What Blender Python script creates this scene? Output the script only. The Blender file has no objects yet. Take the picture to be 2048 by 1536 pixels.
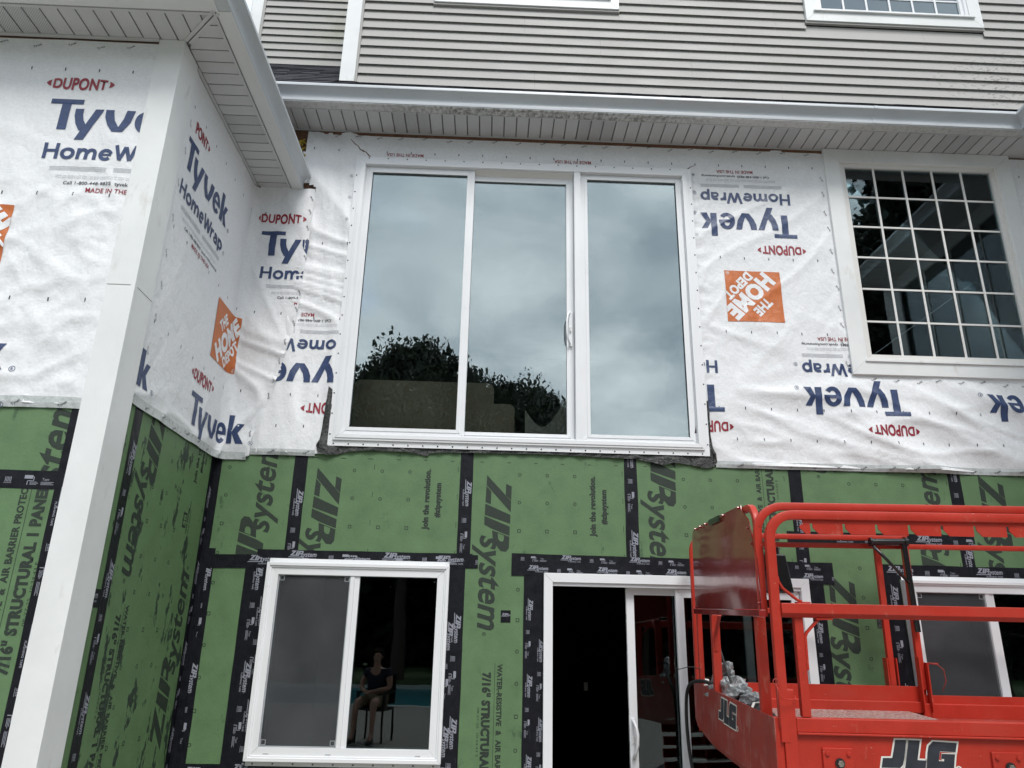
import bpy, bmesh, math, random
from mathutils import Vector, Matrix, noise
from mathutils.geometry import tessellate_polygon

R = math.radians
SC = bpy.context.scene
COL = SC.collection
random.seed(7)

# ------------------------------------------------------------------ camera, sky, sun, exposure
cam = bpy.data.cameras.new('camera'); cam_o = bpy.data.objects.new('camera', cam); COL.objects.link(cam_o)
yaw, pitch, roll = R(1.6546), R(18.8736), R(1.2207)
F = Vector((math.sin(yaw)*math.cos(pitch), math.cos(yaw)*math.cos(pitch), math.sin(pitch)))
r0 = Vector((math.cos(yaw), -math.sin(yaw), 0)); u0 = r0.cross(F)
rr = r0*math.cos(roll) + u0*math.sin(roll); uu = -r0*math.sin(roll) + u0*math.cos(roll)
mw = Matrix.Identity(4)
for i in range(3):
    mw[i][0] = rr[i]; mw[i][1] = uu[i]; mw[i][2] = -F[i]
mw[0][3], mw[1][3], mw[2][3] = 0.0, -5.3954, 1.65
cam_o.matrix_world = mw
cam.sensor_width = 36; cam.lens = 25.976; cam.clip_start = 0.05; cam.clip_end = 800
SC.camera = cam_o

SUN_EL, SUN_AZ = 55, 14      # degrees; azimuth measured from the direction facing the wall
wd = bpy.data.worlds.new('World'); SC.world = wd; wd.use_nodes = True
nt = wd.node_tree; nt.nodes.clear()
def N(t, kind, **kw):
    n = t.nodes.new(kind)
    for k, v in kw.items():
        if k.startswith('i_'):
            key = k[2:]
            n.inputs[int(key) if key.isdigit() else key.replace('_', ' ')].default_value = v
        else: setattr(n, k, v)
    return n
def L(t, a, b): t.links.new(a, b)
sky = N(nt, 'ShaderNodeTexSky', sky_type='NISHITA', sun_disc=False, sun_elevation=R(SUN_EL), sun_rotation=R(180-SUN_AZ), air_density=1.0, dust_density=1.0, ozone_density=1.5)
bg1 = N(nt, 'ShaderNodeBackground'); bg1.inputs[1].default_value = 0.13
L(nt, sky.outputs[0], bg1.inputs[0])
tc = N(nt, 'ShaderNodeTexCoord')
sep = N(nt, 'ShaderNodeSeparateXYZ'); L(nt, tc.outputs['Generated'], sep.inputs[0])
zc = N(nt, 'ShaderNodeMath', operation='MAXIMUM'); L(nt, sep.outputs[2], zc.inputs[0]); zc.inputs[1].default_value = 0.0
za = N(nt, 'ShaderNodeMath', operation='ADD'); L(nt, zc.outputs[0], za.inputs[0]); za.inputs[1].default_value = 0.22
dx = N(nt, 'ShaderNodeMath', operation='DIVIDE'); L(nt, sep.outputs[0], dx.inputs[0]); L(nt, za.outputs[0], dx.inputs[1])
dy = N(nt, 'ShaderNodeMath', operation='DIVIDE'); L(nt, sep.outputs[1], dy.inputs[0]); L(nt, za.outputs[0], dy.inputs[1])
cmb = N(nt, 'ShaderNodeCombineXYZ'); L(nt, dx.outputs[0], cmb.inputs[0]); L(nt, dy.outputs[0], cmb.inputs[1])
n1 = N(nt, 'ShaderNodeTexNoise', i_Scale=2.5, i_Detail=6.0, i_Roughness=0.5, i_Distortion=0.5); L(nt, cmb.outputs[0], n1.inputs['Vector'])
n2 = N(nt, 'ShaderNodeTexNoise', i_Scale=1.1, i_Detail=3.0, i_Roughness=0.5); L(nt, cmb.outputs[0], n2.inputs['Vector'])
cr = N(nt, 'ShaderNodeValToRGB')     # thickness of cloud to its grey
cr.color_ramp.elements[0].position = 0.36; cr.color_ramp.elements[0].color = (0.29, 0.335, 0.385, 1)
cr.color_ramp.elements[1].position = 0.66; cr.color_ramp.elements[1].color = (0.64, 0.68, 0.71, 1)
L(nt, n1.outputs[0], cr.inputs[0])
bg2 = N(nt, 'ShaderNodeBackground'); bg2.inputs[1].default_value = 1.15; L(nt, cr.outputs[0], bg2.inputs[0])
mk = N(nt, 'ShaderNodeValToRGB')     # mostly overcast, with small openings
mk.color_ramp.elements[0].position = 0.24; mk.color_ramp.elements[0].color = (0.1, 0.1, 0.1, 1)
mk.color_ramp.elements[1].position = 0.35; mk.color_ramp.elements[1].color = (1, 1, 1, 1)
L(nt, n2.outputs[0], mk.inputs[0])
mx = N(nt, 'ShaderNodeMixShader'); L(nt, mk.outputs[0], mx.inputs[0]); L(nt, bg1.outputs[0], mx.inputs[1]); L(nt, bg2.outputs[0], mx.inputs[2])
wo = N(nt, 'ShaderNodeOutputWorld'); L(nt, mx.outputs[0], wo.inputs[0])

sl = bpy.data.lights.new('sun', 'SUN'); sl.energy = 1.25; sl.angle = R(22); sl.color = (1, 0.97, 0.93)
so = bpy.data.objects.new('sun', sl); COL.objects.link(so)
sd = Vector((math.sin(R(SUN_AZ))*math.cos(R(SUN_EL)), -math.cos(R(SUN_AZ))*math.cos(R(SUN_EL)), math.sin(R(SUN_EL))))
so.rotation_euler = sd.to_track_quat('Z', 'Y').to_euler()
so.location = (0, -8, 12)
vs = SC.view_settings
vs.view_transform = 'Standard'; vs.look = 'None'; vs.gamma = 1; vs.exposure = 1.12; vs.use_curve_mapping = False
SC.cycles.max_bounces = 8; SC.cycles.transparent_max_bounces = 12; SC.cycles.use_denoising = True
SC.cycles.sample_clamp_indirect = 4.0

# ------------------------------------------------------------------ materials
def mat(name, col, rough=0.5, metal=0.0, spec=0.5, var=None, bumps=(), stains=None, coat=0.0):
    """var=(scale, amount, stretch) colour variation; bumps=[(scale, strength, stretch, detail)]; stains=(scale, lo, hi, colour, stretch)"""
    m = bpy.data.materials.new(name); m.use_nodes = True
    t = m.node_tree; b = t.nodes['Principled BSDF']
    b.inputs['Base Color'].default_value = (*col, 1); b.inputs['Roughness'].default_value = rough
    b.inputs['Metallic'].default_value = metal; b.inputs['Specular IOR Level'].default_value = spec
    if coat: b.inputs['Coat Weight'].default_value = coat; b.inputs['Coat Roughness'].default_value = 0.08
    g = N(t, 'ShaderNodeNewGeometry')
    def coords(st):
        v = N(t, 'ShaderNodeVectorMath', operation='MULTIPLY'); L(t, g.outputs['Position'], v.inputs[0]); v.inputs[1].default_value = st
        return v.outputs[0]
    cur = None
    if var:
        n = N(t, 'ShaderNodeTexNoise', i_Scale=var[0], i_Detail=5.0, i_Roughness=0.6); L(t, coords(var[2] if len(var) > 2 else (1, 1, 1)), n.inputs['Vector'])
        mr = N(t, 'ShaderNodeMapRange', i_1=0.3, i_2=0.7, i_3=1-var[1], i_4=1+var[1]*0.6); L(t, n.outputs[0], mr.inputs[0])
        mm = N(t, 'ShaderNodeVectorMath', operation='SCALE'); mm.inputs[0].default_value = col; L(t, mr.outputs[0], mm.inputs['Scale'])
        cur = mm.outputs[0]; L(t, cur, b.inputs['Base Color'])
        mr2 = N(t, 'ShaderNodeMapRange', i_1=0.3, i_2=0.7, i_3=rough*0.85, i_4=min(1, rough*1.15)); L(t, n.outputs[0], mr2.inputs[0]); L(t, mr2.outputs[0], b.inputs['Roughness'])
    for st in (stains or ()):
        n = N(t, 'ShaderNodeTexNoise', i_Scale=st[0], i_Detail=6.0, i_Roughness=0.65); L(t, coords(st[4] if len(st) > 4 else (1, 1, 1)), n.inputs['Vector'])
        mr = N(t, 'ShaderNodeMapRange', i_1=st[1], i_2=st[2], i_3=0.0, i_4=st[5] if len(st) > 5 else 1.0); L(t, n.outputs[0], mr.inputs[0])
        fac = mr.outputs[0]
        if len(st) > 6:      # a patch with a centre and radii of its own
            c, rad = st[6]
            s = N(t, 'ShaderNodeVectorMath', operation='SUBTRACT'); L(t, g.outputs['Position'], s.inputs[0]); s.inputs[1].default_value = c
            d = N(t, 'ShaderNodeVectorMath', operation='DIVIDE'); L(t, s.outputs[0], d.inputs[0]); d.inputs[1].default_value = rad
            le = N(t, 'ShaderNodeVectorMath', operation='LENGTH'); L(t, d.outputs[0], le.inputs[0])
            r2 = N(t, 'ShaderNodeMapRange', i_1=0.5, i_2=1.0, i_3=1.0, i_4=0.0); L(t, le.outputs['Value'], r2.inputs[0])
            mu = N(t, 'ShaderNodeMath', operation='MULTIPLY'); L(t, fac, mu.inputs[0]); L(t, r2.outputs[0], mu.inputs[1]); fac = mu.outputs[0]
        mi = N(t, 'ShaderNodeMix', data_type='RGBA')
        L(t, fac, mi.inputs['Factor'])
        if cur is None: mi.inputs[6].default_value = (*col, 1)
        else: L(t, cur, mi.inputs[6])
        mi.inputs[7].default_value = (*st[3], 1); cur = mi.outputs[2]; L(t, cur, b.inputs['Base Color'])
    prev = None
    for bp in bumps:
        n = N(t, 'ShaderNodeTexNoise', i_Scale=bp[0], i_Detail=bp[3] if len(bp) > 3 else 4.0, i_Roughness=0.6); L(t, coords(bp[2] if len(bp) > 2 else (1, 1, 1)), n.inputs['Vector'])
        bu = N(t, 'ShaderNodeBump'); bu.inputs['Strength'].default_value = 1.0; bu.inputs['Distance'].default_value = bp[1]
        h = n.outputs[0]
        if len(bp) > 4:      # creased relief
            a = N(t, 'ShaderNodeMath', operation='SUBTRACT'); L(t, h, a.inputs[0]); a.inputs[1].default_value = 0.5
            c = N(t, 'ShaderNodeMath', operation='ABSOLUTE'); L(t, a.outputs[0], c.inputs[0]); h = c.outputs[0]
        L(t, h, bu.inputs['Height'])
        if prev: L(t, prev, bu.inputs['Normal'])
        prev = bu.outputs[0]
    if prev: L(t, prev, b.inputs['Normal'])
    return m

WRAP_B = [(2.2, 0.026, (1.5, 1, 0.8), 2.5, 1), (5.5, 0.011, (1.3, 1, 1), 3.0, 1), (15, 0.0035, (1, 1, 1), 5.0, 1), (60, 0.0010, (1, 1, 2.2), 3.0)]
M = {}
M['wrap'] = mat('house_wrap_white', (0.80, 0.81, 0.83), 0.55, spec=0.35, var=(45, 0.07, (1, 1, 1.6)), bumps=WRAP_B)
M['wrap_blue'] = mat('wrap_ink_blue', (0.035, 0.06, 0.15), 0.45, var=(40, 0.2), bumps=WRAP_B)
M['wrap_red'] = mat('wrap_ink_red', (0.30, 0.022, 0.04), 0.45, var=(40, 0.15), bumps=WRAP_B)
M['wrap_orange'] = mat('wrap_ink_orange', (0.56, 0.15, 0.035), 0.45, var=(30, 0.12), bumps=WRAP_B)
M['wrap_grey'] = mat('wrap_ink_grey', (0.30, 0.32, 0.36), 0.5)
M['wrap_black'] = mat('wrap_ink_black', (0.03, 0.035, 0.05), 0.5)
M['wrap_tape'] = mat('wrap_seam_tape', (0.52, 0.55, 0.55), 0.3, var=(30, 0.2), bumps=[(30, 0.004, (1, 1, 1), 4.0, 1)])
M['green'] = mat('sheathing_green', (0.112, 0.200, 0.092), 0.55, var=(7, 0.14), bumps=[(55, 0.0012, (1, 1, 1), 3.0), (240, 0.0004)],
                 stains=[(5, 0.62, 0.66, (0.02, 0.05, 0.03), (1, 1, 0.5), 0.55), (90, 0.69, 0.72, (0.03, 0.06, 0.035), (1, 1, 0.35), 0.8)])
M['green_ret'] = mat('sheathing_green_smudged', (0.112, 0.200, 0.088), 0.55, var=(7, 0.14), bumps=[(55, 0.0012, (1, 1, 1), 3.0)],
                 stains=[(4.6, 0.585, 0.605, (0.018, 0.032, 0.024), (1, 1.8, 0.7), 0.95), (11, 0.66, 0.68, (0.02, 0.035, 0.025), (1, 1.3, 0.5), 0.8), (90, 0.68, 0.71, (0.03, 0.06, 0.035), (1, 1, 0.3), 0.8)])
M['zipink'] = mat('sheathing_ink', (0.018, 0.027, 0.021), 0.65, stains=[(170, 0.52, 0.62, (0.06, 0.11, 0.055), (1, 1, 1), 0.4)])
M['tape'] = mat('black_tape', (0.006, 0.0065, 0.011), 0.46, spec=0.3, var=(18, 0.35, (1, 1, 1)), bumps=[(30, 0.004, (1, 1, 0.3), 4.0, 1), (5, 0.006)],
                stains=[(26, 0.62, 0.70, (0.04, 0.044, 0.052), (1, 1, 0.2), 0.35)])
M['tapeink'] = mat('tape_ink', (0.28, 0.29, 0.34), 0.5)
M['flash'] = mat('black_butyl_flashing', (0.030, 0.032, 0.033), 0.5, bumps=[(28, 0.02, (1, 1, 1), 3.0, 1), (120, 0.004)], stains=[(60, 0.5, 0.62, (0.12, 0.12, 0.11), (1, 1, 1), 0.6)])
M['vinyl'] = mat('white_vinyl', (0.82, 0.83, 0.85), 0.32, var=(3, 0.025), bumps=[(90, 0.0003)])
M['beige'] = mat('almond_vinyl', (0.74, 0.73, 0.71), 0.35, var=(4, 0.03), bumps=[(60, 0.0004)])
M['trim'] = mat('white_trim_board', (0.78, 0.79, 0.79), 0.45, var=(2.2, 0.08), bumps=[(60, 0.0006, (1, 1, 0.2))],
                stains=[(9, 0.60, 0.72, (0.55, 0.54, 0.50), (1, 1, 0.35), 0.6), (60, 0.72, 0.75, (0.25, 0.24, 0.22), (1, 1, 1), 0.8)])
M['soffit'] = mat('soffit_vinyl', (0.52, 0.525, 0.53), 0.45, var=(3, 0.05), bumps=[(40, 0.0005)],
                  stains=[(70, 0.71, 0.74, (0.15, 0.14, 0.13), (1, 1, 1), 0.8)])
M['groove'] = mat('soffit_groove', (0.22, 0.22, 0.22), 0.8)
M['gutter'] = mat('gutter_aluminium', (0.52, 0.55, 0.58), 0.34, var=(2.5, 0.08, (1, 1, 4)), bumps=[(7, 0.0015, (0.3, 1, 1))],
                  stains=[(30, 0.66, 0.72, (0.28, 0.28, 0.27), (0.5, 1, 1), 0.6)])
M['fascia'] = mat('fascia_dirty', (0.58, 0.58, 0.57), 0.45, var=(3, 0.08),
                  stains=[(22, 0.42, 0.62, (0.10, 0.10, 0.085), (1.6, 1, 0.25), 0.8, ((0.4, -0.30, 5.78), (1.7, 0.5, 0.35))),
                          (30, 0.50, 0.66, (0.22, 0.22, 0.2), (1.0, 1, 0.4), 0.45)])
M['fascia2'] = mat('fascia_white', (0.66, 0.67, 0.67), 0.42, var=(2, 0.05), stains=[(8, 0.62, 0.72, (0.4, 0.4, 0.38), (1, 1, 1), 0.4)])
def siding_mat(name, patch):
    return mat(name, (0.385, 0.375, 0.36), 0.6, var=(5, 0.06, (0.5, 1, 2)), bumps=[(130, 0.0009, (0.10, 1, 1), 4.0), (300, 0.0003)], stains=patch)
M['siding'] = siding_mat('siding_warm_grey', [(38, 0.55, 0.62, (0.09, 0.085, 0.07), (0.7, 1, 1.3), 0.7, ((4.75, 0, 6.58), (0.95, 1.0, 0.42)))])
M['siding2'] = siding_mat('siding_warm_grey_mildewed', [(3, 0.45, 0.7, (0.25, 0.26, 0.19), (1, 1, 1), 0.8, ((-1.55, 1.27, 7.9), (0.75, 1, 1.3)))])
M['shingle'] = mat('roof_shingle', (0.030, 0.030, 0.040), 0.95, var=(60, 0.5), bumps=[(90, 0.006)])
M['black'] = mat('black_void', (0.008, 0.008, 0.009), 0.8)
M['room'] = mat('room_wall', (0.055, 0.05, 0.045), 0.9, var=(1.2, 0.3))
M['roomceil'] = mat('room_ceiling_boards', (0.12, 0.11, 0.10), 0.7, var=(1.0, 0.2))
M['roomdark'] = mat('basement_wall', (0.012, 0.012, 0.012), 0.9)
M['plywood'] = mat('plywood_edge', (0.17, 0.085, 0.05), 0.8, var=(30, 0.4), bumps=[(60, 0.003)])
M['insul'] = mat('insulation_yellow', (0.60, 0.45, 0.06), 0.95, var=(25, 0.5), bumps=[(40, 0.03)], stains=[(45, 0.5, 0.6, (0.10, 0.07, 0.03), (1, 1, 1), 0.8)])
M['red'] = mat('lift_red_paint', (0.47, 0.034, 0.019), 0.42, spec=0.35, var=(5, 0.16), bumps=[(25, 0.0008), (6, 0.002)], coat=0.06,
               stains=[(2.5, 0.50, 0.75, (0.30, 0.05, 0.035), (1, 1, 1), 0.6), (60, 0.665, 0.69, (0.07, 0.03, 0.02), (1, 1, 1.5), 0.8), (38, 0.70, 0.715, (0.55, 0.50, 0.45), (1, 1, 3), 0.8), (11, 0.62, 0.74, (0.55, 0.28, 0.2), (1, 1, 0.5), 0.35)])
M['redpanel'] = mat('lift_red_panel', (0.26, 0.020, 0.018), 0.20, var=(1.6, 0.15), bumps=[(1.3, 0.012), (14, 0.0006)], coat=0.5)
M['redscuff'] = mat('lift_red_scuffed', (0.34, 0.040, 0.028), 0.42, var=(3, 0.2), bumps=[(30, 0.0008)], stains=[(13, 0.52, 0.7, (0.42, 0.20, 0.17), (1, 1, 0.6), 0.6)])
M['deck'] = mat('deck_tread_plate', (0.34, 0.17, 0.15), 0.5, var=(30, 0.4), bumps=[(90, 0.006, (1, 1, 1), 2.0, 1)], stains=[(60, 0.48, 0.58, (0.45, 0.42, 0.4), (1, 1, 1), 0.8)])
M['blackmetal'] = mat('black_gloss_metal', (0.012, 0.012, 0.014), 0.25, coat=0.4, bumps=[(80, 0.0005)])
M['rubber'] = mat('black_rubber', (0.015, 0.015, 0.016), 0.55, bumps=[(60, 0.001)])
M['steel'] = mat('bare_steel', (0.42, 0.40, 0.36), 0.35, metal=0.9, var=(40, 0.3))
M['decal_dark'] = mat('decal_dark', (0.030, 0.034, 0.045), 0.4, var=(20, 0.2))
M['decal_white'] = mat('decal_white', (0.72, 0.71, 0.66), 0.45)
M['plasticbag'] = mat('grey_plastic', (0.34, 0.36, 0.37), 0.22, bumps=[(16, 0.03, (1, 1, 1), 3.0, 1)], coat=0.5, var=(12, 0.4))
M['offwhite'] = mat('off_white_plastic', (0.68, 0.66, 0.62), 0.5)
M['screen_edge'] = mat('screen_frame_grey', (0.42, 0.44, 0.46), 0.4)
M['concrete'] = mat('patio_concrete', (0.30, 0.28, 0.25), 0.85, var=(3, 0.18), bumps=[(40, 0.003)])
M['grass'] = mat('lawn_grass', (0.06, 0.11, 0.03), 0.9, var=(6, 0.4), bumps=[(50, 0.03)])
M['water'] = mat('pool_water', (0.05, 0.27, 0.30), 0.25, bumps=[(3, 0.02)])
M['coping'] = mat('pool_coping', (0.5, 0.5, 0.47), 0.7)
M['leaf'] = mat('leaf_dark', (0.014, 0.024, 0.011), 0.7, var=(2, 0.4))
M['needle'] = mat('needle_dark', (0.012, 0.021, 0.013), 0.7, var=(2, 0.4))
M['bark'] = mat('bark', (0.09, 0.07, 0.055), 0.9, bumps=[(20, 0.03, (1, 1, 0.2))])
M['tan'] = mat('tan_upholstery', (0.60, 0.56, 0.50), 0.8, bumps=[(200, 0.001)], var=(5, 0.08))
M['cloth'] = mat('grey_sheet', (0.78, 0.80, 0.84), 0.5, bumps=[(8, 0.04, (1, 1, 1), 3.0, 1)])
M['curtain'] = mat('pale_curtain', (0.72, 0.70, 0.78), 0.8)
M['skin'] = mat('skin', (0.45, 0.25, 0.18), 0.55)
M['shirt'] = mat('navy_shirt', (0.012, 0.014, 0.03), 0.85)
M['shorts'] = mat('khaki_shorts', (0.22, 0.17, 0.11), 0.85)
M['hair'] = mat('hair_brown', (0.018, 0.012, 0.009), 0.95, spec=0.1)

def vent_mat():
    m = mat('soffit_vinyl_perforated', (0.50, 0.505, 0.51), 0.45)
    t = m.node_tree; b = t.nodes['Principled BSDF']
    g = N(t, 'ShaderNodeNewGeometry')
    v = N(t, 'ShaderNodeTexVoronoi', feature='F1'); v.inputs['Scale'].default_value = 95; v.inputs['Randomness'].default_value = 0.0
    mp = N(t, 'ShaderNodeMapping'); mp.inputs['Rotation'].default_value = (0, 0, R(45)); L(t, g.outputs['Position'], mp.inputs[0])
    f = N(t, 'ShaderNodeVectorMath', operation='MULTIPLY'); L(t, mp.outputs[0], f.inputs[0]); f.inputs[1].default_value = (1, 1, 0); L(t, f.outputs[0], v.inputs['Vector'])
    mr = N(t, 'ShaderNodeMapRange', i_1=0.20, i_2=0.27, i_3=0.0, i_4=1.0); L(t, v.outputs['Distance'], mr.inputs[0])
    mi = N(t, 'ShaderNodeMix', data_type='RGBA'); L(t, mr.outputs[0], mi.inputs['Factor']); mi.inputs[6].default_value = (0.12, 0.12, 0.12, 1); mi.inputs[7].default_value = (0.50, 0.505, 0.51, 1)
    L(t, mi.outputs[2], b.inputs['Base Color'])
    return m
M['vent'] = vent_mat()
def glass_mat(name, refl, tint, wob=0.0, wscale=2.0, fk=1.7):
    m = bpy.data.materials.new(name); m.use_nodes = True; t = m.node_tree; t.nodes.clear()
    tr = N(t, 'ShaderNodeBsdfTransparent'); tr.inputs[0].default_value = (*tint, 1)
    gl = N(t, 'ShaderNodeBsdfGlossy'); gl.inputs['Roughness'].default_value = 0.0; gl.inputs['Color'].default_value = (0.86, 0.96, 1, 1)
    fr = N(t, 'ShaderNodeFresnel', i_IOR=1.5)
    ma = N(t, 'ShaderNodeMath', operation='MULTIPLY_ADD'); L(t, fr.outputs[0], ma.inputs[0]); ma.inputs[1].default_value = fk; ma.inputs[2].default_value = refl; ma.use_clamp = True
    if wob:
        g = N(t, 'ShaderNodeNewGeometry'); n = N(t, 'ShaderNodeTexNoise', i_Scale=wscale, i_Detail=2.0); L(t, g.outputs['Position'], n.inputs['Vector'])
        bu = N(t, 'ShaderNodeBump'); bu.inputs['Distance'].default_value = wob; L(t, n.outputs[0], bu.inputs['Height']); L(t, bu.outputs[0], gl.inputs['Normal'])
    mi = N(t, 'ShaderNodeMixShader'); L(t, ma.outputs[0], mi.inputs[0]); L(t, tr.outputs[0], mi.inputs[1]); L(t, gl.outputs[0], mi.inputs[2])
    o = N(t, 'ShaderNodeOutputMaterial'); L(t, mi.outputs[0], o.inputs[0])
    return m
M['glass'] = glass_mat('window_glass_coated', 0.175, (0.90, 0.90, 0.84), 0.0012, 2.6)
M['glass2'] = glass_mat('window_glass_clear', 0.02, (0.7, 0.75, 0.74), 0.0006, 2.0, 0.95)
def screen_mat():
    m = bpy.data.materials.new('insect_screen'); m.use_nodes = True; t = m.node_tree; b = t.nodes['Principled BSDF']
    b.inputs['Base Color'].default_value = (0.115, 0.12, 0.13, 1); b.inputs['Roughness'].default_value = 0.6
    g = N(t, 'ShaderNodeNewGeometry'); n = N(t, 'ShaderNodeTexNoise', i_Scale=3.0, i_Detail=6.0); L(t, g.outputs['Position'], n.inputs['Vector'])
    mr = N(t, 'ShaderNodeMapRange', i_1=0.3, i_2=0.7, i_3=0.30, i_4=0.52); L(t, n.outputs[0], mr.inputs[0]); L(t, mr.outputs[0], b.inputs['Alpha'])
    return m
M['screen'] = screen_mat()

# ------------------------------------------------------------------ mesh helpers
def tag(o, label=None, cat=None, group=None, kind=None):
    if label: o['label'] = label
    if cat: o['category'] = cat
    if group: o['group'] = group
    if kind: o['kind'] = kind
    return o
def empty(name, loc=(0, 0, 0), parent=None, label=None, cat=None, group=None, mtx=None):
    o = bpy.data.objects.new(name, None); COL.objects.link(o)
    if mtx is not None: o.matrix_world = mtx
    else: o.location = loc
    o.empty_display_size = 0.1
    if parent is not None: o.parent = parent
    return tag(o, label, cat, group)
class MB:
    """collects faces; build() links them as one mesh object"""
    def __init__(s): s.v = []; s.f = []
    def quad(s, *p):
        n = len(s.v); s.v += [tuple(q) for q in p]; s.f.append(tuple(range(n, n+len(p)))); return s
    def box(s, x0, x1, y0, y1, z0, z1):
        n = len(s.v)
        s.v += [(x0,y0,z0),(x1,y0,z0),(x1,y1,z0),(x0,y1,z0),(x0,y0,z1),(x1,y0,z1),(x1,y1,z1),(x0,y1,z1)]
        s.f += [tuple(n+i for i in f) for f in ((0,3,2,1),(4,5,6,7),(0,1,5,4),(1,2,6,5),(2,3,7,6),(3,0,4,7))]
        return s
    def prism(s, pts, a, b, axis='y'):
        """pts 2-D outline; axis y: (x,z), axis x: (y,z), axis z: (x,y); extruded from a to b"""
        def P(p, t): return (p[0], t, p[1]) if axis == 'y' else ((t, p[0], p[1]) if axis == 'x' else (p[0], p[1], t))
        n = len(s.v); k = len(pts)
        s.v += [P(p, a) for p in pts] + [P(p, b) for p in pts]
        tri = tessellate_polygon([[Vector((p[0], p[1], 0)) for p in pts]])
        for t in tri: s.f.append((n+t[0], n+t[1], n+t[2])); s.f.append((n+k+t[2], n+k+t[1], n+k+t[0]))
        for i in range(k):
            j = (i+1) % k; s.f.append((n+i, n+j, n+k+j, n+k+i))
        return s
    def sweep(s, path, prof, normal, closed=False, cap=True):
        """profile (a, b): a along the in-plane side vector, b along normal"""
        normal = Vector(normal).normalized(); n0 = len(s.v); k = len(prof); P = [Vector(p) for p in path]; m = len(P)
        for i in range(m):
            if closed: d = (P[(i+1) % m]-P[i-1]).normalized(); e = (P[(i+1) % m]-P[i]).normalized()
            else:
                d1 = (P[i]-P[i-1]).normalized() if i else (P[1]-P[0]).normalized(); d2 = (P[i+1]-P[i]).normalized() if i < m-1 else d1
                d = (d1+d2).normalized(); e = d2
            side = d.cross(normal).normalized(); up = side.cross(d).normalized(); sc = 1/max(0.35, abs(d.dot(e)))
            for a, b in prof: s.v.append(tuple(P[i]+side*a*sc+up*b))
        for i in range(m if closed else m-1):
            for j in range(k):
                a0 = n0+i*k+j; a1 = n0+i*k+(j+1) % k; b0 = n0+((i+1) % m)*k+j; b1 = n0+((i+1) % m)*k+(j+1) % k
                s.f.append((a0, a1, b1, b0))
        if cap and not closed:
            s.f.append(tuple(n0+j for j in range(k))[::-1]); s.f.append(tuple(n0+(m-1)*k+j for j in range(k)))
        return s
    def tube(s, path, r, seg=10, normal=None):
        P = [Vector(p) for p in path]
        if normal is None:
            d = (P[-1]-P[0]).normalized(); normal = Vector((0, 0, 1)) if abs(d.z) < 0.8 else Vector((0, 1, 0))
        return s.sweep(path, [(r*math.cos(2*math.pi*i/seg), r*math.sin(2*math.pi*i/seg)) for i in range(seg)], normal)
    def build(s, name, m, parent=None, label=None, bevel=0, smooth=False, seg=2, **kw):
        me = bpy.data.meshes.new(name); me.from_pydata(s.v, [], s.f)
        bm = bmesh.new(); bm.from_mesh(me); bmesh.ops.recalc_face_normals(bm, faces=bm.faces); bm.to_mesh(me); bm.free()
        return link(name, me, m, parent, label, bevel, smooth, seg, **kw)
def link(name, me, m, parent=None, label=None, bevel=0, smooth=False, seg=2, **kw):
    if m is not None and not me.materials: me.materials.append(M[m] if isinstance(m, str) else m)
    o = bpy.data.objects.new(name, me); COL.objects.link(o)
    if parent is not None: o.parent = parent
    if bevel:
        b = o.modifiers.new('bevel', 'BEVEL'); b.width = bevel; b.segments = seg; b.limit_method = 'ANGLE'; b.angle_limit = R(35)
    if smooth: me.polygons.foreach_set('use_smooth', [True]*len(me.polygons))
    if smooth == 'angle':
        me.set_sharp_from_angle(angle=R(40))
    return tag(o, label, **kw)
def box(name, m, x0, x1, y0, y1, z0, z1, parent=None, **kw): return MB().box(x0, x1, y0, y1, z0, z1).build(name, m, parent, **kw)
def rect_prof(a, b): return [(-a/2, -b/2), (a/2, -b/2), (a/2, b/2), (-a/2, b/2)]
def ring(mb, x0, x1, z0, z1, w, y0, y1, wb=None):
    """four mitred lengths, hairline open at the corners"""
    wb = w if wb is None else wb; g = 0.0006
    mb.prism([(x0+g, z0), (x1-g, z0), (x1-w-g, z0+wb), (x0+w+g, z0+wb)], y0, y1)
    mb.prism([(x0+g, z1), (x0+w+g, z1-w), (x1-w-g, z1-w), (x1-g, z1)], y0, y1)
    mb.prism([(x0, z0+g), (x0+w, z0+wb+g), (x0+w, z1-w-g), (x0, z1-g)], y0, y1)
    mb.prism([(x1, z0+g), (x1, z1-g), (x1-w, z1-w-g), (x1-w, z0+wb+g)], y0, y1)
    return mb
def rects_minus(x0, x1, z0, z1, holes):
    xs = sorted({x0, x1, *[min(max(h[0], x0), x1) for h in holes], *[min(max(h[1], x0), x1) for h in holes]})
    zs = sorted({z0, z1, *[min(max(h[2], z0), z1) for h in holes], *[min(max(h[3], z0), z1) for h in holes]})
    out = []
    for a, b in zip(xs, xs[1:]):
        for c, d in zip(zs, zs[1:]):
            mx_, mz = (a+b)/2, (c+d)/2
            if not any(h[0] < mx_ < h[1] and h[2] < mz < h[3] for h in holes): out.append((a, b, c, d))
    return out

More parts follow.
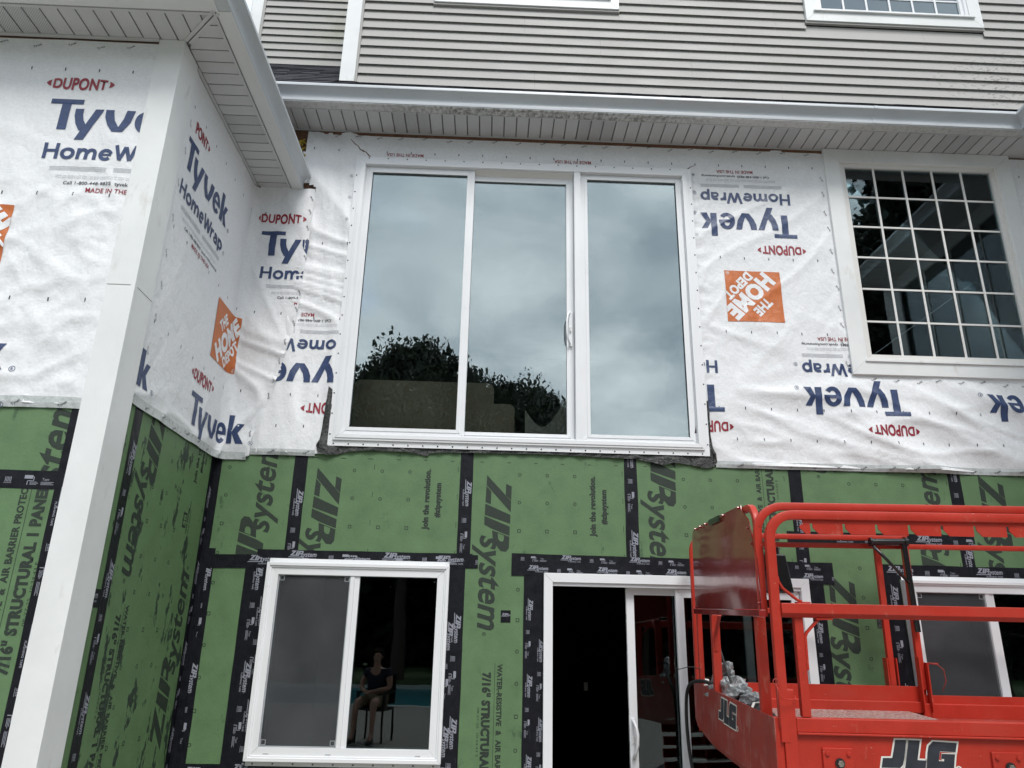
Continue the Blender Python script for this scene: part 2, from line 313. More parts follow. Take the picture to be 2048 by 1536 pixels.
# ------------------------------------------------------------------ flat print: lettering and marks in (u, v), later laid on a surface
TXT = {}
def text2d(s, bold=0.0, shear=0.0):
    """triangulated outline of a string in the built-in font, normalised: left 0, baseline 0; returns verts, tris, width, cap height"""
    key = (s, bold, shear)
    if key in TXT: return TXT[key]
    cu = bpy.data.curves.new('t', 'FONT'); cu.body = s; cu.offset = bold; cu.shear = shear; cu.resolution_u = 3; cu.fill_mode = 'FRONT'; cu.space_character = 1.0+bold*1.2
    o = bpy.data.objects.new('t', cu); COL.objects.link(o)
    me = bpy.data.meshes.new_from_object(o.evaluated_get(bpy.context.evaluated_depsgraph_get()))
    V = [(v.co.x, v.co.y) for v in me.vertices]; T = [tuple(p.vertices) for p in me.polygons]
    bpy.data.objects.remove(o); bpy.data.curves.remove(cu); bpy.data.meshes.remove(me)
    if not V: V = [(0, 0)]; T = []
    x0 = min(v[0] for v in V); V = [(v[0]-x0, v[1]) for v in V]
    TXT[key] = (V, T, max(v[0] for v in V), max(v[1] for v in V)); return TXT[key]
def cap_h(bold=0.0): return text2d('H', bold)[3]
class Print:
    def __init__(s): s.V = []; s.T = []
    def add(s, V, T, fn=lambda u, v: (u, v), lv=0):
        n = len(s.V); s.V += [(*fn(p[0], p[1]), (p[2] if len(p) > 2 else 0)+lv) for p in V]; s.T += [tuple(n+i for i in t) for t in T]; return s
    def text(s, txt, u, v, w, h, bold=0.02, shear=0.0, fn=None, xh=False, ref=None, lv=0):
        """fit: width w, capital (or x-) height h"""
        V, T, W, H = text2d(txt, bold, shear)
        hh = text2d(ref or ('x' if xh else 'H'), bold)[3]
        k = w/W if w else h/hh; kv = h/hh
        g = (lambda a, b: (u+a*k, v+b*kv))
        return s.add(V, T, g if fn is None else (lambda a, b: fn(*g(a, b))), lv)
    def poly(s, pts):
        tri = tessellate_polygon([[Vector((p[0], p[1], 0)) for p in pts]]); n = len(s.V)
        s.V += list(pts); s.T += [(n+a, n+b, n+c) for a, b, c in tri]; return s
    def rect(s, a, b, c, d): return s.poly([(a, c), (b, c), (b, d), (a, d)])
    def ringm(s, u, v, r, t, seg=14):
        n = len(s.V)
        for i in range(seg):
            a = 2*math.pi*i/seg; s.V += [(u+r*math.cos(a), v+r*math.sin(a)), (u+(r-t)*math.cos(a), v+(r-t)*math.sin(a))]
        for i in range(seg):
            a, b = 2*i, 2*((i+1) % seg); s.T.append((n+a, n+b, n+b+1, n+a+1))
        return s
    def sqm(s, u, v, r, t):
        s.rect(u-r, u+r, v-r, v-r+t); s.rect(u-r, u+r, v+r-t, v+r); s.rect(u-r, u-r+t, v-r+t, v+r-t); return s.rect(u+r-t, u+r, v-r+t, v+r-t)
    def moved(s, fn):
        q = Print(); q.V = [(*fn(p[0], p[1]), p[2] if len(p) > 2 else 0) for p in s.V]; q.T = list(s.T); return q
    def merge(s, o): return s.add(o.V, o.T)
    def lay(s, surf, name, m, parent, lift=0.0006, clips=(), grid=0, **kw):
        """clips: half-planes (pu, pv, nu, nv): the side the normal points to is cut away"""
        if not s.T: return None
        bm = bmesh.new(); vs_ = [bm.verts.new((p[0], p[1], (p[2] if len(p) > 2 else 0)*0.0005)) for p in s.V]
        for t in s.T:
            try: bm.faces.new([vs_[i] for i in t])
            except ValueError: pass
        for c in clips:
            bmesh.ops.bisect_plane(bm, geom=bm.verts[:]+bm.edges[:]+bm.faces[:], plane_co=(c[0], c[1], 0), plane_no=(c[2], c[3], 0), clear_outer=True)
            if not bm.verts: bm.free(); return None
        if grid:
            for ax in (0, 1):
                lo = min(v.co[ax] for v in bm.verts); hi = max(v.co[ax] for v in bm.verts)
                k = math.ceil(lo/grid)
                while k*grid < hi:
                    co = [0, 0, 0]; no = [0, 0, 0]; co[ax] = k*grid; no[ax] = 1
                    bmesh.ops.bisect_plane(bm, geom=bm.verts[:]+bm.edges[:]+bm.faces[:], plane_co=co, plane_no=no); k += 1
        if not bm.faces: bm.free(); return None
        for v in bm.verts: v.co = Vector(surf(v.co.x, v.co.y, lift+v.co.z))
        me = bpy.data.meshes.new(name); bm.to_mesh(me); bm.free()
        if grid: me.polygons.foreach_set('use_smooth', [True]*len(me.polygons))
        return link(name, me, m, parent, **kw)
def main_flat(x, z, d): return (x, -d, z)
def ret_flat(y, z, d): return (-2.015+d, y, z)
def left_flat(x, z, d): return (x, -1.611-d, z)

# ------------------------------------------------------------------ ground and yard (what the panes mirror)
box('patio', 'concrete', -14, 14, -14, 0.5, -0.25, 0.0, kind='structure')
MB().box(-400, 400, -500, 300, -1.5, -1.0).build('ground', 'grass', kind='structure')
lw = MB()
for a, b, c, d in rects_minus(-60, 60, -90, 30, [(-14, 14, -14, 0.5), (-13, 6, -22, -14)]): lw.box(a, b, c, d, -0.6, -0.03)
lw.build('lawn', 'grass', kind='structure')
pool = empty('swimming_pool', (-3, -17, 0), label='teal swimming pool with a pale stone rim behind the photographer, mirrored in the panes', cat='pool')
po = (-3, -17, 0)
def rel(mb, o): mb.v = [(v[0]-o[0], v[1]-o[1], v[2]-o[2]) for v in mb.v]; return mb
rel(MB().box(-12.7, 5.7, -21.7, -14.3, -0.5, -0.09), po).build('water', 'water', pool)
rel(ring(MB(), -13, 6, -22, -14, 0.3, -0.5, 0.02), po)
cp = MB()
cp.box(-13, 6, -14.3, -14.0, -0.5, 0.02).box(-13, 6, -22, -21.7, -0.5, 0.02).box(-13, -12.7, -21.7, -14.3, -0.5, 0.02).box(5.7, 6, -21.7, -14.3, -0.5, 0.02)
rel(cp, po).build('coping', 'coping', pool)

def tree_meshes(seed, h, kind):
    rnd = random.Random(seed); lf = MB(); tr = MB()
    lean = rnd.uniform(-0.3, 0.3)
    n = 9; path = [(lean*(i/n)**2, 0, h*0.92*i/n) for i in range(n+1)]
    for i in range(n):
        r1 = 0.028*h*(1-i/n)+0.02; r2 = 0.028*h*(1-(i+1)/n)+0.02
        n0 = len(tr.v)
        for j, (p, r) in enumerate(((path[i], r1), (path[i+1], r2))):
            for a in range(8): tr.v.append((p[0]+r*math.cos(a*math.pi/4), p[1]+r*math.sin(a*math.pi/4), p[2]))
        for a in range(8): tr.f.append((n0+a, n0+(a+1) % 8, n0+8+(a+1) % 8, n0+8+a))
    def leaf(c, s):
        d = Vector((rnd.gauss(0, 1), rnd.gauss(0, 1), rnd.gauss(0, 1))).normalized(); e = d.orthogonal().normalized(); f = d.cross(e)
        a = rnd.uniform(0, 6.28); e2 = e*math.cos(a)+f*math.sin(a); f2 = d.cross(e2)
        lf.quad(c-e2*s-f2*s*0.6, c+e2*s-f2*s*0.6, c+e2*s+f2*s*0.6, c-e2*s+f2*s*0.6)
    if kind == 'pine':
        for k in range(34):
            t = k/34; z = h*(0.16+0.82*t); rad = h*0.20*(1-t)**0.8+0.25; nb = 5+int(3*(1-t))
            for b in range(nb):
                a = 6.283*b/nb+rnd.uniform(-.4, .4); L_ = rad*rnd.uniform(0.55, 1.15)
                e = Vector((math.cos(a)*L_, math.sin(a)*L_, z-L_*0.18+rnd.uniform(-.2, .2))); s0 = Vector((0, 0, z))
                tr.tube([s0, e], 0.025, 4)
                for q in range(60):
                    u = rnd.uniform(0.15, 1.0)**0.7; p = s0.lerp(e, u)+Vector((rnd.gauss(0, .16), rnd.gauss(0, .16), rnd.gauss(0, .10)))
                    leaf(p, rnd.uniform(0.03, 0.085))
    else:
        cl = []
        for k in range(70):
            a = rnd.uniform(0, 6.283); el = rnd.uniform(-0.35, 1.0); rad = h*0.30*rnd.uniform(0.35, 1.0)
            c = Vector((math.cos(a)*rad*math.cos(el*1.2), math.sin(a)*rad*math.cos(el*1.2), h*0.62+h*0.32*math.sin(el*1.35)))
            cl.append((c, h*rnd.uniform(0.05, 0.115)))
            tr.tube([(0, 0, h*0.35+rnd.uniform(0, h*0.2)), c], 0.05, 5)
        for c, r in cl:
            for q in range(110): leaf(c+Vector((rnd.gauss(0, r*.33), rnd.gauss(0, r*.33), rnd.gauss(0, r*.33))), 0.10)
            for q in range(420):
                d = Vector((rnd.gauss(0, 1), rnd.gauss(0, 1), rnd.gauss(0, .8))); d = d.normalized()*r*rnd.uniform(0.2, 1.0)**0.6
                leaf(c+d, rnd.uniform(0.035, 0.075))
    def me(mb, name, m):
        x = bpy.data.meshes.new(name); x.from_pydata(mb.v, [], mb.f); x.materials.append(M[m]); return x
    return me(lf, 'crown', 'needle' if kind == 'pine' else 'leaf'), me(tr, 'trunk', 'bark')
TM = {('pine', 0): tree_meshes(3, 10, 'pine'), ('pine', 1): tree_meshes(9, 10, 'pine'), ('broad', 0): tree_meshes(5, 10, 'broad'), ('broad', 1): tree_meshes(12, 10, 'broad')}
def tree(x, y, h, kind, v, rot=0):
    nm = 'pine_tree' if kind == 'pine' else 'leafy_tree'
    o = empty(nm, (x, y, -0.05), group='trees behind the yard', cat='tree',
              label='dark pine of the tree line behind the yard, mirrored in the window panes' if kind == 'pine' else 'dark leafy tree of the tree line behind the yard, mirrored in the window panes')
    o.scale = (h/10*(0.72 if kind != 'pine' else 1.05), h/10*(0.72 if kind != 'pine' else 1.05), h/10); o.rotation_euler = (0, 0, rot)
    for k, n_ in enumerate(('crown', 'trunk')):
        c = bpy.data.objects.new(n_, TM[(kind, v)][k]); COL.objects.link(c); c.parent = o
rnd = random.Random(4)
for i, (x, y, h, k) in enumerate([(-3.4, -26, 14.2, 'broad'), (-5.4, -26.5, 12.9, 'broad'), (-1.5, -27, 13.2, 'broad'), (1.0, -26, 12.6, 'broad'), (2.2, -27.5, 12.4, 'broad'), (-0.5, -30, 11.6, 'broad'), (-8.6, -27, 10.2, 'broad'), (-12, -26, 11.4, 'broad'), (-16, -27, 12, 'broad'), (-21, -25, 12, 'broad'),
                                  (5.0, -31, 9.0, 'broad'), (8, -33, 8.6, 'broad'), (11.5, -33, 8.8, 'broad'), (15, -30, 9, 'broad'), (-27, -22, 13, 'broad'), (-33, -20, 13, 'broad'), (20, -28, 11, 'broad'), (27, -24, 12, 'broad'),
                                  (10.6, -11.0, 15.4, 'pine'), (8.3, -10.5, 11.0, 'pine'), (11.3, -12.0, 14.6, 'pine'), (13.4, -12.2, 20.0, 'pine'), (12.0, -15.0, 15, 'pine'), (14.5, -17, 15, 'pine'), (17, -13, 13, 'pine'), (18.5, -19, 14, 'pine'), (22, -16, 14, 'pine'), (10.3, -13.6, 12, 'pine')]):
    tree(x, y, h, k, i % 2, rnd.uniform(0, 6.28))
hd = MB(); rnd = random.Random(2)
for i in range(34000):
    xx = rnd.uniform(-45, 45); c = Vector((xx, -38+rnd.gauss(0, 1.0), rnd.uniform(0, 8.0+1.6*noise.noise((xx*0.25, 0, 1))+0.9*noise.noise((xx*0.9, 0, 1))))); s_ = rnd.uniform(0.15, 0.4)
    d = Vector((rnd.gauss(0, 1), rnd.gauss(0, 1), rnd.gauss(0, 1))).normalized(); e = d.orthogonal().normalized(); f = d.cross(e)
    hd.quad(c-e*s_-f*s_, c+e*s_-f*s_, c+e*s_+f*s_, c-e*s_+f*s_)
hd.build('undergrowth', 'leaf', kind='stuff')

# ------------------------------------------------------------------ the house
H = empty('house', (0, 0, 0), label='house under renovation with grey lap siding above white house wrap and green sheathing', cat='house')

OP_MAIN = (-1.13, 1.58, 3.01, 5.42); OP_RW = (2.99, 4.34, 3.80, 5.62)
OP_B1 = (-1.49, -0.294, 0.90, 2.07); OP_D = (0.44, 2.265, 0.0, 2.045); OP_B2 = (3.02, 4.21, 0.88, 2.05)
OP_U1 = (-0.50, 0.94, 7.32, 8.7); OP_U2 = (2.97, 4.42, 7.33, 8.7)
# framed wall behind the sheathing
wl = MB()
for a, b, c, d in rects_minus(-2.03, 5.2, -0.2, 9.0, [OP_MAIN, OP_RW, OP_B1, OP_D, OP_B2, OP_U1, OP_U2, (-2.1, -1.42, 5.78, 9.3)]): wl.box(a, b, 0.014, 0.11, c, d)
wl.build('wall_framing', 'room', H)
box('return_wall_framing', 'room', -2.10, -2.030, -1.59, 0.0, -0.2, 5.3, H)
box('bay_wall_framing', 'room', -7, -2.031, -1.597, -1.5, -0.2, 5.3, H)

# sheathing panels
JX = [-2.003, -1.385, -0.166, 1.054, 2.293, 3.512, 4.731]
PAN = []
for i in range(6):
    a, b = JX[i]+0.001, JX[i+1]-0.001
    mb = MB()
    for q in rects_minus(a, b, 0.02, 2.96, [OP_B1, OP_D, OP_B2]): mb.box(q[0], q[1], 0.0, 0.012, q[2], q[3])
    PAN.append(mb.build('sheathing_panel', 'green', H, label='smudged green sheathing panel' if i == 0 else None))
for (a, b, c, d) in rects_minus(-2.003, 9, 2.962, 5.75, [OP_MAIN, OP_RW]): pass
mb = MB()
for q in rects_minus(-2.003, 4.9, 2.962, 5.752, [OP_MAIN, OP_RW]): mb.box(q[0], q[1], 0.0, 0.012, q[2], q[3])
mb.build('upper_sheathing', 'plywood', H)
RP = [box('sheathing_panel', 'green_ret', -2.029, -2.015, a, b, 0.02, 2.95, H, label='green return-wall sheathing panel with black smears') for a, b in ((-1.60, -1.262), (-1.26, -0.002))]
box('upper_sheathing', 'plywood', -2.029, -2.015, -1.60, -0.002, 2.952, 5.14, H)
LP = [box('sheathing_panel', 'green', a, b, -1.611, -1.598, c, d, H) for a, b, c, d in ((-7, -2.192, 0.02, 2.354), (-7, -2.192, 2.356, 2.9), (-2.19, -2.03, 0.02, 2.9))]
box('upper_sheathing', 'plywood', -7, -2.03, -1.611, -1.598, 2.902, 5.14, H)

# --- printed marks of the panels
def zip_logo():
    """big heavy italic capitals cut by hairlines, then thin italic letters; u reads along, v up; capital height 0.19"""
    P = Print(); k = 0.553/800; w = 0.19/262
    T = lambda pts: [((y-255)*k, (x-360)*w) for x, y in pts]
    P.poly(T([(372,255),(622,530),(620,648),(370,365)])); P.poly(T([(568,345),(625,372),(622,522),(566,466)])); P.poly(T([(368,374),(420,432),(418,568),(363,546)]))
    P.poly(T([(363,562),(618,675),(616,768),(360,680)])); P.poly(T([(358,692),(613,797),(612,892),(437,825),(358,782)]))
    o = T([(438,838),(448,945),(500,1015),(528,1050),(580,1057),(608,1020),(612,903)]); n_ = T([(495,866),(500,925),(515,945),(533,954),(548,950),(557,930),(556,890)])
    for i in range(6): P.poly([o[i], o[i+1], n_[i+1], n_[i]])
    P.poly([o[6], o[0], n_[0], n_[6]])
    P.text('system', 0.44, -0.024, 0.650, 0.112, bold=0.022, shear=0.28, xh=True, lv=1)
    P.ringm(1.115, 0.02, 0.013, 0.003); P.text('R', 1.109, 0.014, 0.011, 0.012, bold=0.02)
    return P
ZL = zip_logo()
def cw(base, z0): return lambda u, v: (base+v, z0-u)     # reads downwards, tops to the right
def ccw(base, z0): return lambda u, v: (base-v, z0+u)    # reads upwards, tops to the left
def below(z): return (0, z, 0, 1)
def above(z): return (0, z, 0, -1)
def lt(x): return (x, 0, 1, 0)
def gt(x): return (x, 0, -1, 0)
PM = {id(p): Print() for p in PAN}
def onp(i, pr, clips=()): pr.lay(main_flat, 'printed_lettering', 'zipink', PAN[i], 0.0007, clips)
onp(0, ZL.moved(ccw(-1.588, 1.876)), [above(2.16), below(2.96)])
onp(1, ZL.moved(cw(-1.27, 2.80)), [above(2.16)])
onp(2, ZL.moved(cw(-0.022, 2.778)))
onp(3, ZL.moved(cw(1.205, 3.135)), [below(2.95), above(2.16)])
onp(4, ZL.moved(cw(2.455, 3.95)), [below(2.95)]); onp(4, ZL.moved(cw(2.455, 2.138)), [above(0.05)])
onp(4, ZL.moved(ccw(3.35, 1.83)), [below(2.95), above(2.2)])
onp(5, ZL.moved(cw(3.69, 2.885)), [above(2.1)])
def join_text(base, z0): return Print().text('Join the revolution.', 0, 0, 0.444, 0.042, bold=0.065).text('#zipsystem', 0.09, -0.082, 0.255, 0.040, bold=0.065).moved(ccw(base, z0))
onp(1, join_text(-0.432, 2.365)); onp(2, join_text(0.785, 2.345)); onp(3, join_text(2.0, 1.2), [below(1.0)])
def spec_text():
    P = Print().text('7/16" STRUCTURAL 1 PANEL', 0, 0, 0.90, 0.055, bold=0.065)
    P.text('WATER-RESISTIVE  &  AIR BARRIER PROTECTION', -0.055, 0.098, 1.05, 0.034, bold=0.045).rect(-0.06, 1.0, 0.079, 0.082)
    P.text('08-27-25  10:34:43 E', 0.22, -0.032, 0.30, 0.014, bold=0.0)
    return P
onp(2, spec_text().moved(cw(0.0, 1.416)), [above(0.05)])
onp(3, spec_text().moved(ccw(2.125, 2.28)), [above(2.2), below(2.95)])
onp(1, spec_text().moved(ccw(-0.30, 0.2)), [below(0.7)])
# nailing pattern: rings, every third row squares, dashes along the joints
for i, p in enumerate(PAN):
    P = Print(); x0 = JX[i]
    cols = [x0+0.395, x0+0.598, x0+0.802] if i not in (0, 5) else ([-1.913, -1.71] if i == 0 else [x0+0.6, x0+0.8])
    if i == 4: cols = [2.70, 2.905, 3.11]
    if i == 0: cols = [-1.90, -1.62]
    for k in range(15):
        z = 2.99-0.2052*k
        if z < 0.1: break
        for c in cols:
            hole = any(h[0]-0.16 < c < h[1]+0.16 and z < h[3]+0.16 for h in (OP_B1, OP_D, OP_B2))
            if hole or z > 2.93: continue
            (P.sqm if k % 3 == 0 else P.ringm)(c, z, 0.0125, 0.0048)
    for k in range(int(2.9/0.1016)):
        if k % 2: P.rect(x0+1.155, x0+1.1585, 0.05+k*0.1016, 0.09+k*0.1016)
    for c in range(6): P.rect(x0+0.1+c*0.2, x0+0.125+c*0.2, 2.872, 2.877)
    P.lay(main_flat, 'printed_mark', 'zipink', p, 0.0006, [above(0.03), below(2.95)])
def lay_r(i, P, clips=()): P.lay(ret_flat, 'printed_lettering', 'zipink', RP[i], 0.0007, clips)
lay_r(1, ZL.moved(cw(-1.09, 3.015)), [below(2.9)])
lay_r(1, ZL.moved(ccw(-0.175, 0.93)))
lay_r(1, spec_text().moved(cw(-1.085, 1.72)), [above(0.05)])
lay_r(1, join_text(-0.29, 2.60), [below(2.9)])
lay_r(1, Print().text('YEAR SYSTEM', 0, -0.028, 0.17, 0.020, bold=0.04).text('LIMITED WARRANTY', 0, -0.058, 0.17, 0.013, bold=0.02).rect(0.035, 0.135, 0.0, 0.062).moved(ccw(-0.345, 2.255)))
Print().text('30', 0.050, 0.011, 0.07, 0.040, bold=0.05).moved(ccw(-0.345, 2.255)).lay(ret_flat, 'printed_lettering', 'green_ret', RP[1], 0.0013)
P = Print()
for k in range(14):
    z = 2.66-0.203*k
    for c in (-0.95, -0.75, -0.55): (P.sqm if k % 3 == 2 else P.ringm)(c+0.03, z, 0.0125, 0.0048)
P.lay(ret_flat, 'printed_mark', 'zipink', RP[1], 0.0006, [above(0.03)])
ZL.moved(ccw(-2.19, 1.70)).lay(left_flat, 'printed_lettering', 'zipink', LP[1], 0.0007, [above(2.36)])
spec_text().moved(ccw(-2.222, 1.43)).lay(left_flat, 'printed_lettering', 'zipink', LP[0], 0.0007, [below(2.35)])
P = Print()
for k in range(14):
    z = 2.70-0.203*k
    for c in (-2.47, -2.67): (P.sqm if k % 3 == 0 else P.ringm)(c, z, 0.0125, 0.0048)
P.lay(left_flat, 'printed_mark', 'zipink', LP[0], 0.0006, [above(0.03), below(2.35)])

# --- black flashing tape with its print
def tape_unit(n=1):
    P = Print(); k = 0.19/1.105
    lg = zip_logo(); P.add(lg.V, lg.T, lambda u, v: (u*k, v*k*1.15+0.004))
    P.poly([(-0.012, -0.006), (0.10, -0.006), (0.097, -0.001), (-0.006, -0.001)])
    P.text('FLASHING TAPE', 0.065, -0.022, 0.12, 0.010, bold=0.02)
    for i in range(5): P.rect(0.275+i*0.007, 0.278+i*0.007, -0.014, 0.012)
    P.rect(0.27, 0.31, -0.02, -0.018)
    P.rect(0.37, 0.412, 0.004, 0.022).rect(0.412, 0.42, 0.012, 0.015).rect(0.416, 0.42, -0.008, 0.012).rect(0.388, 0.42, -0.008, -0.005).rect(0.386, 0.39, -0.028, -0.008)
    for i in range(3): P.rect(0.40, 0.435+0.008*(i % 2), -0.026+i*0.006, -0.0235+i*0.006).rect(0.455, 0.52-0.01*(i % 2), -0.026+i*0.006, -0.0235+i*0.006)
    P.text('Tape', 0.46, -0.004, 0.035, 0.012, bold=0.0)
    return P
TU = tape_unit()
tape_n = [0]
def tape(surf, a, b, width, level=1, start=0.0, flip=False, wob=0.003, scale=1.0, ink=True, sd=0, off=0.0):
    """strip between 2-D points a, b on a surface; slightly wavy edges"""
    tape_n[0] += 1; rn = random.Random(100+tape_n[0]+sd)
    A = Vector(a); B = Vector(b); d = (B-A); Ln = d.length; d.normalize(); s_ = Vector((-d.y, d.x)); lift = 0.0017+0.0008*level
    n = max(2, int(Ln/0.06)); mb = MB(); rows = []
    for i in range(n+1):
        p = A+d*Ln*i/n; e1 = wob*noise.noise((p.x*5, p.y*5, tape_n[0])); e2 = wob*noise.noise((p.x*5, p.y*5, tape_n[0]+50))
        h = 0.0005*noise.noise((p.x*9, p.y*9, 3))
        l = p+s_*(width/2+e1); r = p-s_*(width/2+e2); c = p
        rows.append((surf(l.x, l.y, lift), surf(c.x, c.y, lift+0.0004+h), surf(r.x, r.y, lift)))
    for i in range(n):
        for j in (0, 1): mb.quad(rows[i][j], rows[i+1][j], rows[i+1][j+1], rows[i][j+1])
    o = mb.build('flashing_tape', 'tape', H)
    if ink:
        P = Print(); u = start
        while u < Ln:
            q = (lambda uu: (lambda a_, b_: tuple(A+d*(uu+a_*scale)+s_*((b_*scale+off) if not flip else (b_*scale+off)))))(u)
            P.add(TU.V, TU.T, q); u += 0.66*scale
        P.lay(surf, 'printed_lettering', 'tapeink', o, lift+0.0012, [(B.x, B.y, d.x, d.y), (A.x, A.y, -d.x, -d.y)])
    return o
mf, rf, lf_ = main_flat, ret_flat, left_flat
W = 0.096
tape(mf, (JX[1]-0.001, 2.95), (JX[1]-0.001, 2.19), W, 0, 0.32); tape(mf, (JX[2], 2.95), (JX[2], 2.19), W, 0, 0.22)
tape(mf, (JX[3], 2.95), (JX[3], 2.20), W, 0, -0.10); tape(mf, (JX[4], 2.95), (JX[4], 2.20), W, 0, 0.35); tape(mf, (JX[5], 2.95), (JX[5], 2.16), W, 0, -0.06)
# round the left basement window
tape(mf, (-1.965, 2.20), (-1.95, 0.02), 0.10, 0, 0.1)
tape(mf, (-1.625, 2.09), (-1.620, 0.6), 0.13, 1, -0.02, off=0.02); tape(mf, (-1.545, 2.09), (-1.545, 0.6), 0.10, 2, 0.22, off=-0.005)
tape(mf, (-0.205, 2.12), (-0.205, 0.02), 0.115, 1, 0.33); tape(mf, (-0.255, 2.10), (-0.255, 0.6), 0.07, 2, 0.36)
tape(mf, (-2.0, 2.110), (-0.06, 2.150), 0.094, 3, 0.33); tape(mf, (-1.62, 2.155), (-0.1, 2.158), 0.09, 4, 0.23)
tape(mf, (-2.0, 0.77), (-1.50, 0.77), 0.12, 3, 0.1); tape(mf, (-1.6, 0.79), (-0.15, 0.79), 0.12, 2, 0.0)
# round the door
tape(mf, (0.345, 2.10), (0.345, 0.02), 0.15, 1, 0.2, scale=0.75, off=-0.04); tape(mf, (0.385, 2.08), (0.385, 0.02), 0.09, 2, 0.45, scale=0.75)
tape(mf, (2.35, 2.09), (2.35, 0.02), 0.14, 1, 0.3, scale=0.75)
tape(mf, (0.18, 2.165), (2.50, 2.150), 0.10, 3, -0.14, scale=0.75, off=0.016); tape(mf, (0.18, 2.104), (2.50, 2.092), 0.085, 4, 0.12, scale=0.75)
# right basement window and the horizontal joint
tape(mf, (2.915, 2.10), (2.925, 0.02), 0.13, 1, 0.05, off=0.0); tape(mf, (2.82, 2.150), (4.5, 2.145), 0.10, 3, 0.08)
tape(mf, (2.19, 2.372), (3.585, 2.372), 0.10, 2, 0.30)
tape(mf, (4.29, 2.09), (4.29, 0.02), 0.12, 1, 0.3)
# inner corner, return wall, bay wall
tape(mf, (-1.985, 2.95), (-1.985, 0.02), 0.05, 3, 9); tape(rf, (-0.035, 2.93), (-0.035, 0.02), 0.068, 1, 0.30, scale=0.8, off=0.004)
tape(rf, (-1.262, 2.90), (-1.252, 0.02), 0.092, 1, 0.25); tape(rf, (-1.42, 1.796), (-1.29, 1.796), 0.092, 0, -0.1)
tape(lf_, (-2.15, 2.86), (-2.145, 0.02), 0.085, 1, 0.55); tape(lf_, (-5.0, 2.354), (-2.19, 2.354), 0.094, 0, 0.3, ink=True)
lg = box('logo_patch', 'tape', 0.112, 0.180, -0.0022, 0.0, 1.742, 1.823, H)
Q = Print(); Q.add(ZL.V, ZL.T, lambda u, v: (0.118+u*0.085, 1.788+v*0.085)); Q.rect(0.116, 0.156, 1.782, 1.785); Q.lay(main_flat, 'printed_lettering', 'tapeink', lg, 0.003, [lt(0.178)])
box('black_patch', 'flash', 2.775, 2.855, -0.003, 0.0, 1.76, 1.86, H)

# --- house wrap sheets -------------------------------------------------------
def rdg(u, v, ang, f, st, seed, pw=3.0):
    c, s_ = math.cos(ang), math.sin(ang); a = u*c+v*s_; b = -u*s_+v*c
    w = 0.25*noise.noise((u*1.3, v*1.3, seed+9))
    n = noise.noise((a*f/st, (b+w*0.3)*f, seed)); return max(0.0, 1-abs(n)*2.6)**pw
def sm(a, b, x): t = min(1, max(0, (x-a)/(b-a))); return t*t*(3-2*t)
def h_main(x, z):
    h = 0.0035*noise.noise((x*1.1, z*1.1, 1.5))+0.004
    w1 = sm(1.7, 2.2, x)*(1-sm(3.35, 3.75, z))
    h += w1*(0.032*rdg(x, z, R(-7)+0.25*noise.noise((x*.6, 0, 2)), 2.3, 6, 11, 1.3)+0.014*rdg(x, z, R(-14), 5.5, 5, 12, 2))
    w2 = (1-sm(-1.25, -1.0, x))
    h += w2*(0.019*rdg(x, z, R(-52)-0.5*(1-sm(3.9, 4.8, z)), 3.2, 6, 21, 1.4)+0.010*rdg(x, z, R(-84), 7, 5, 22, 1.8))
    w3 = sm(1.55, 1.7, x)*(1-sm(2.75, 2.9, x))*sm(3.3, 3.7, z)
    h += w3*(0.009*rdg(x, z, R(38), 3.6, 5, 31, 3)+0.008*math.exp(-((x-1.66)/0.10)**2)*rdg(x, z, R(4), 9, 3, 32, 2)+0.007*math.exp(-((x-2.78)/0.14)**2)*rdg(x, z, R(75), 6, 4, 33, 2))
    w4 = sm(1.6, 1.75, x)*(1-sm(3.9, 4.3, z))
    h += w4*0.012*rdg(x, z, R(-22), 3.2, 5, 35, 2.5)
    h += 0.004*rdg(x, z, R(20), 2.5, 4, 41, 4)*sm(5.2, 5.5, z)
    return h
def h_corner(s, z):
    h = 0.003*noise.noise((s*1.2, z*1.2, 7.5))+0.004
    w = sm(-2.12, -2.0, s)
    h += w*(0.022*rdg(s, z, R(82)-0.5*sm(4.0, 3.2, z), 3.6, 6, 51, 1.8)+0.014*rdg(s, z, R(-55), 4.2, 4, 52, 2.0))
    h += (1-w)*(0.004*rdg(s, z, R(60), 2.8, 5, 61, 3)+0.006*sm(-3.3, -3.43, s)*rdg(s, z, R(85), 6, 5, 62, 2))
    h += 0.010*(1-sm(2.9, 3.15, z))*rdg(s, z, R(10), 6, 3, 63, 2)
    return h
def h_bay(x, z):
    h = 0.004*noise.noise((x*1.2, z*1.2, 17.5))+0.004
    lo = 1-sm(3.9, 4.4, z)
    h += lo*(0.009*rdg(x, z, R(25), 6, 1.6, 71, 1.6)+0.009*rdg(x, z, R(-40), 7, 1.8, 72, 1.6)+0.004*rdg(x, z, R(80), 9, 2, 73, 2))
    h += (1-lo)*0.004*rdg(x, z, R(-12), 3, 5, 74, 3)
    return h*(1-0.85*sm(-2.22, -2.12, x))
def s_main(x, z, d): return (x, -(0.002+h_main(x, z)+d), z)
CR = 0.085
def s_corner(s, z, d):
    o = 0.005+h_corner(s, z)+d; t = s+2.015
    if t < -CR: return (-2.015+o, t, z)
    if t > CR: return (-2.015+t, -o, z)
    a = (t+CR)/(2*CR)*math.pi/2; cx, cy = -2.015+CR, -CR     # concave bend bridging the corner
    r = CR-o*0.9
    return (cx-r*math.cos(a), cy+r*math.sin(a), z)
def s_bay(x, z, d): return (x, -1.613-h_bay(x, z)-d, z)
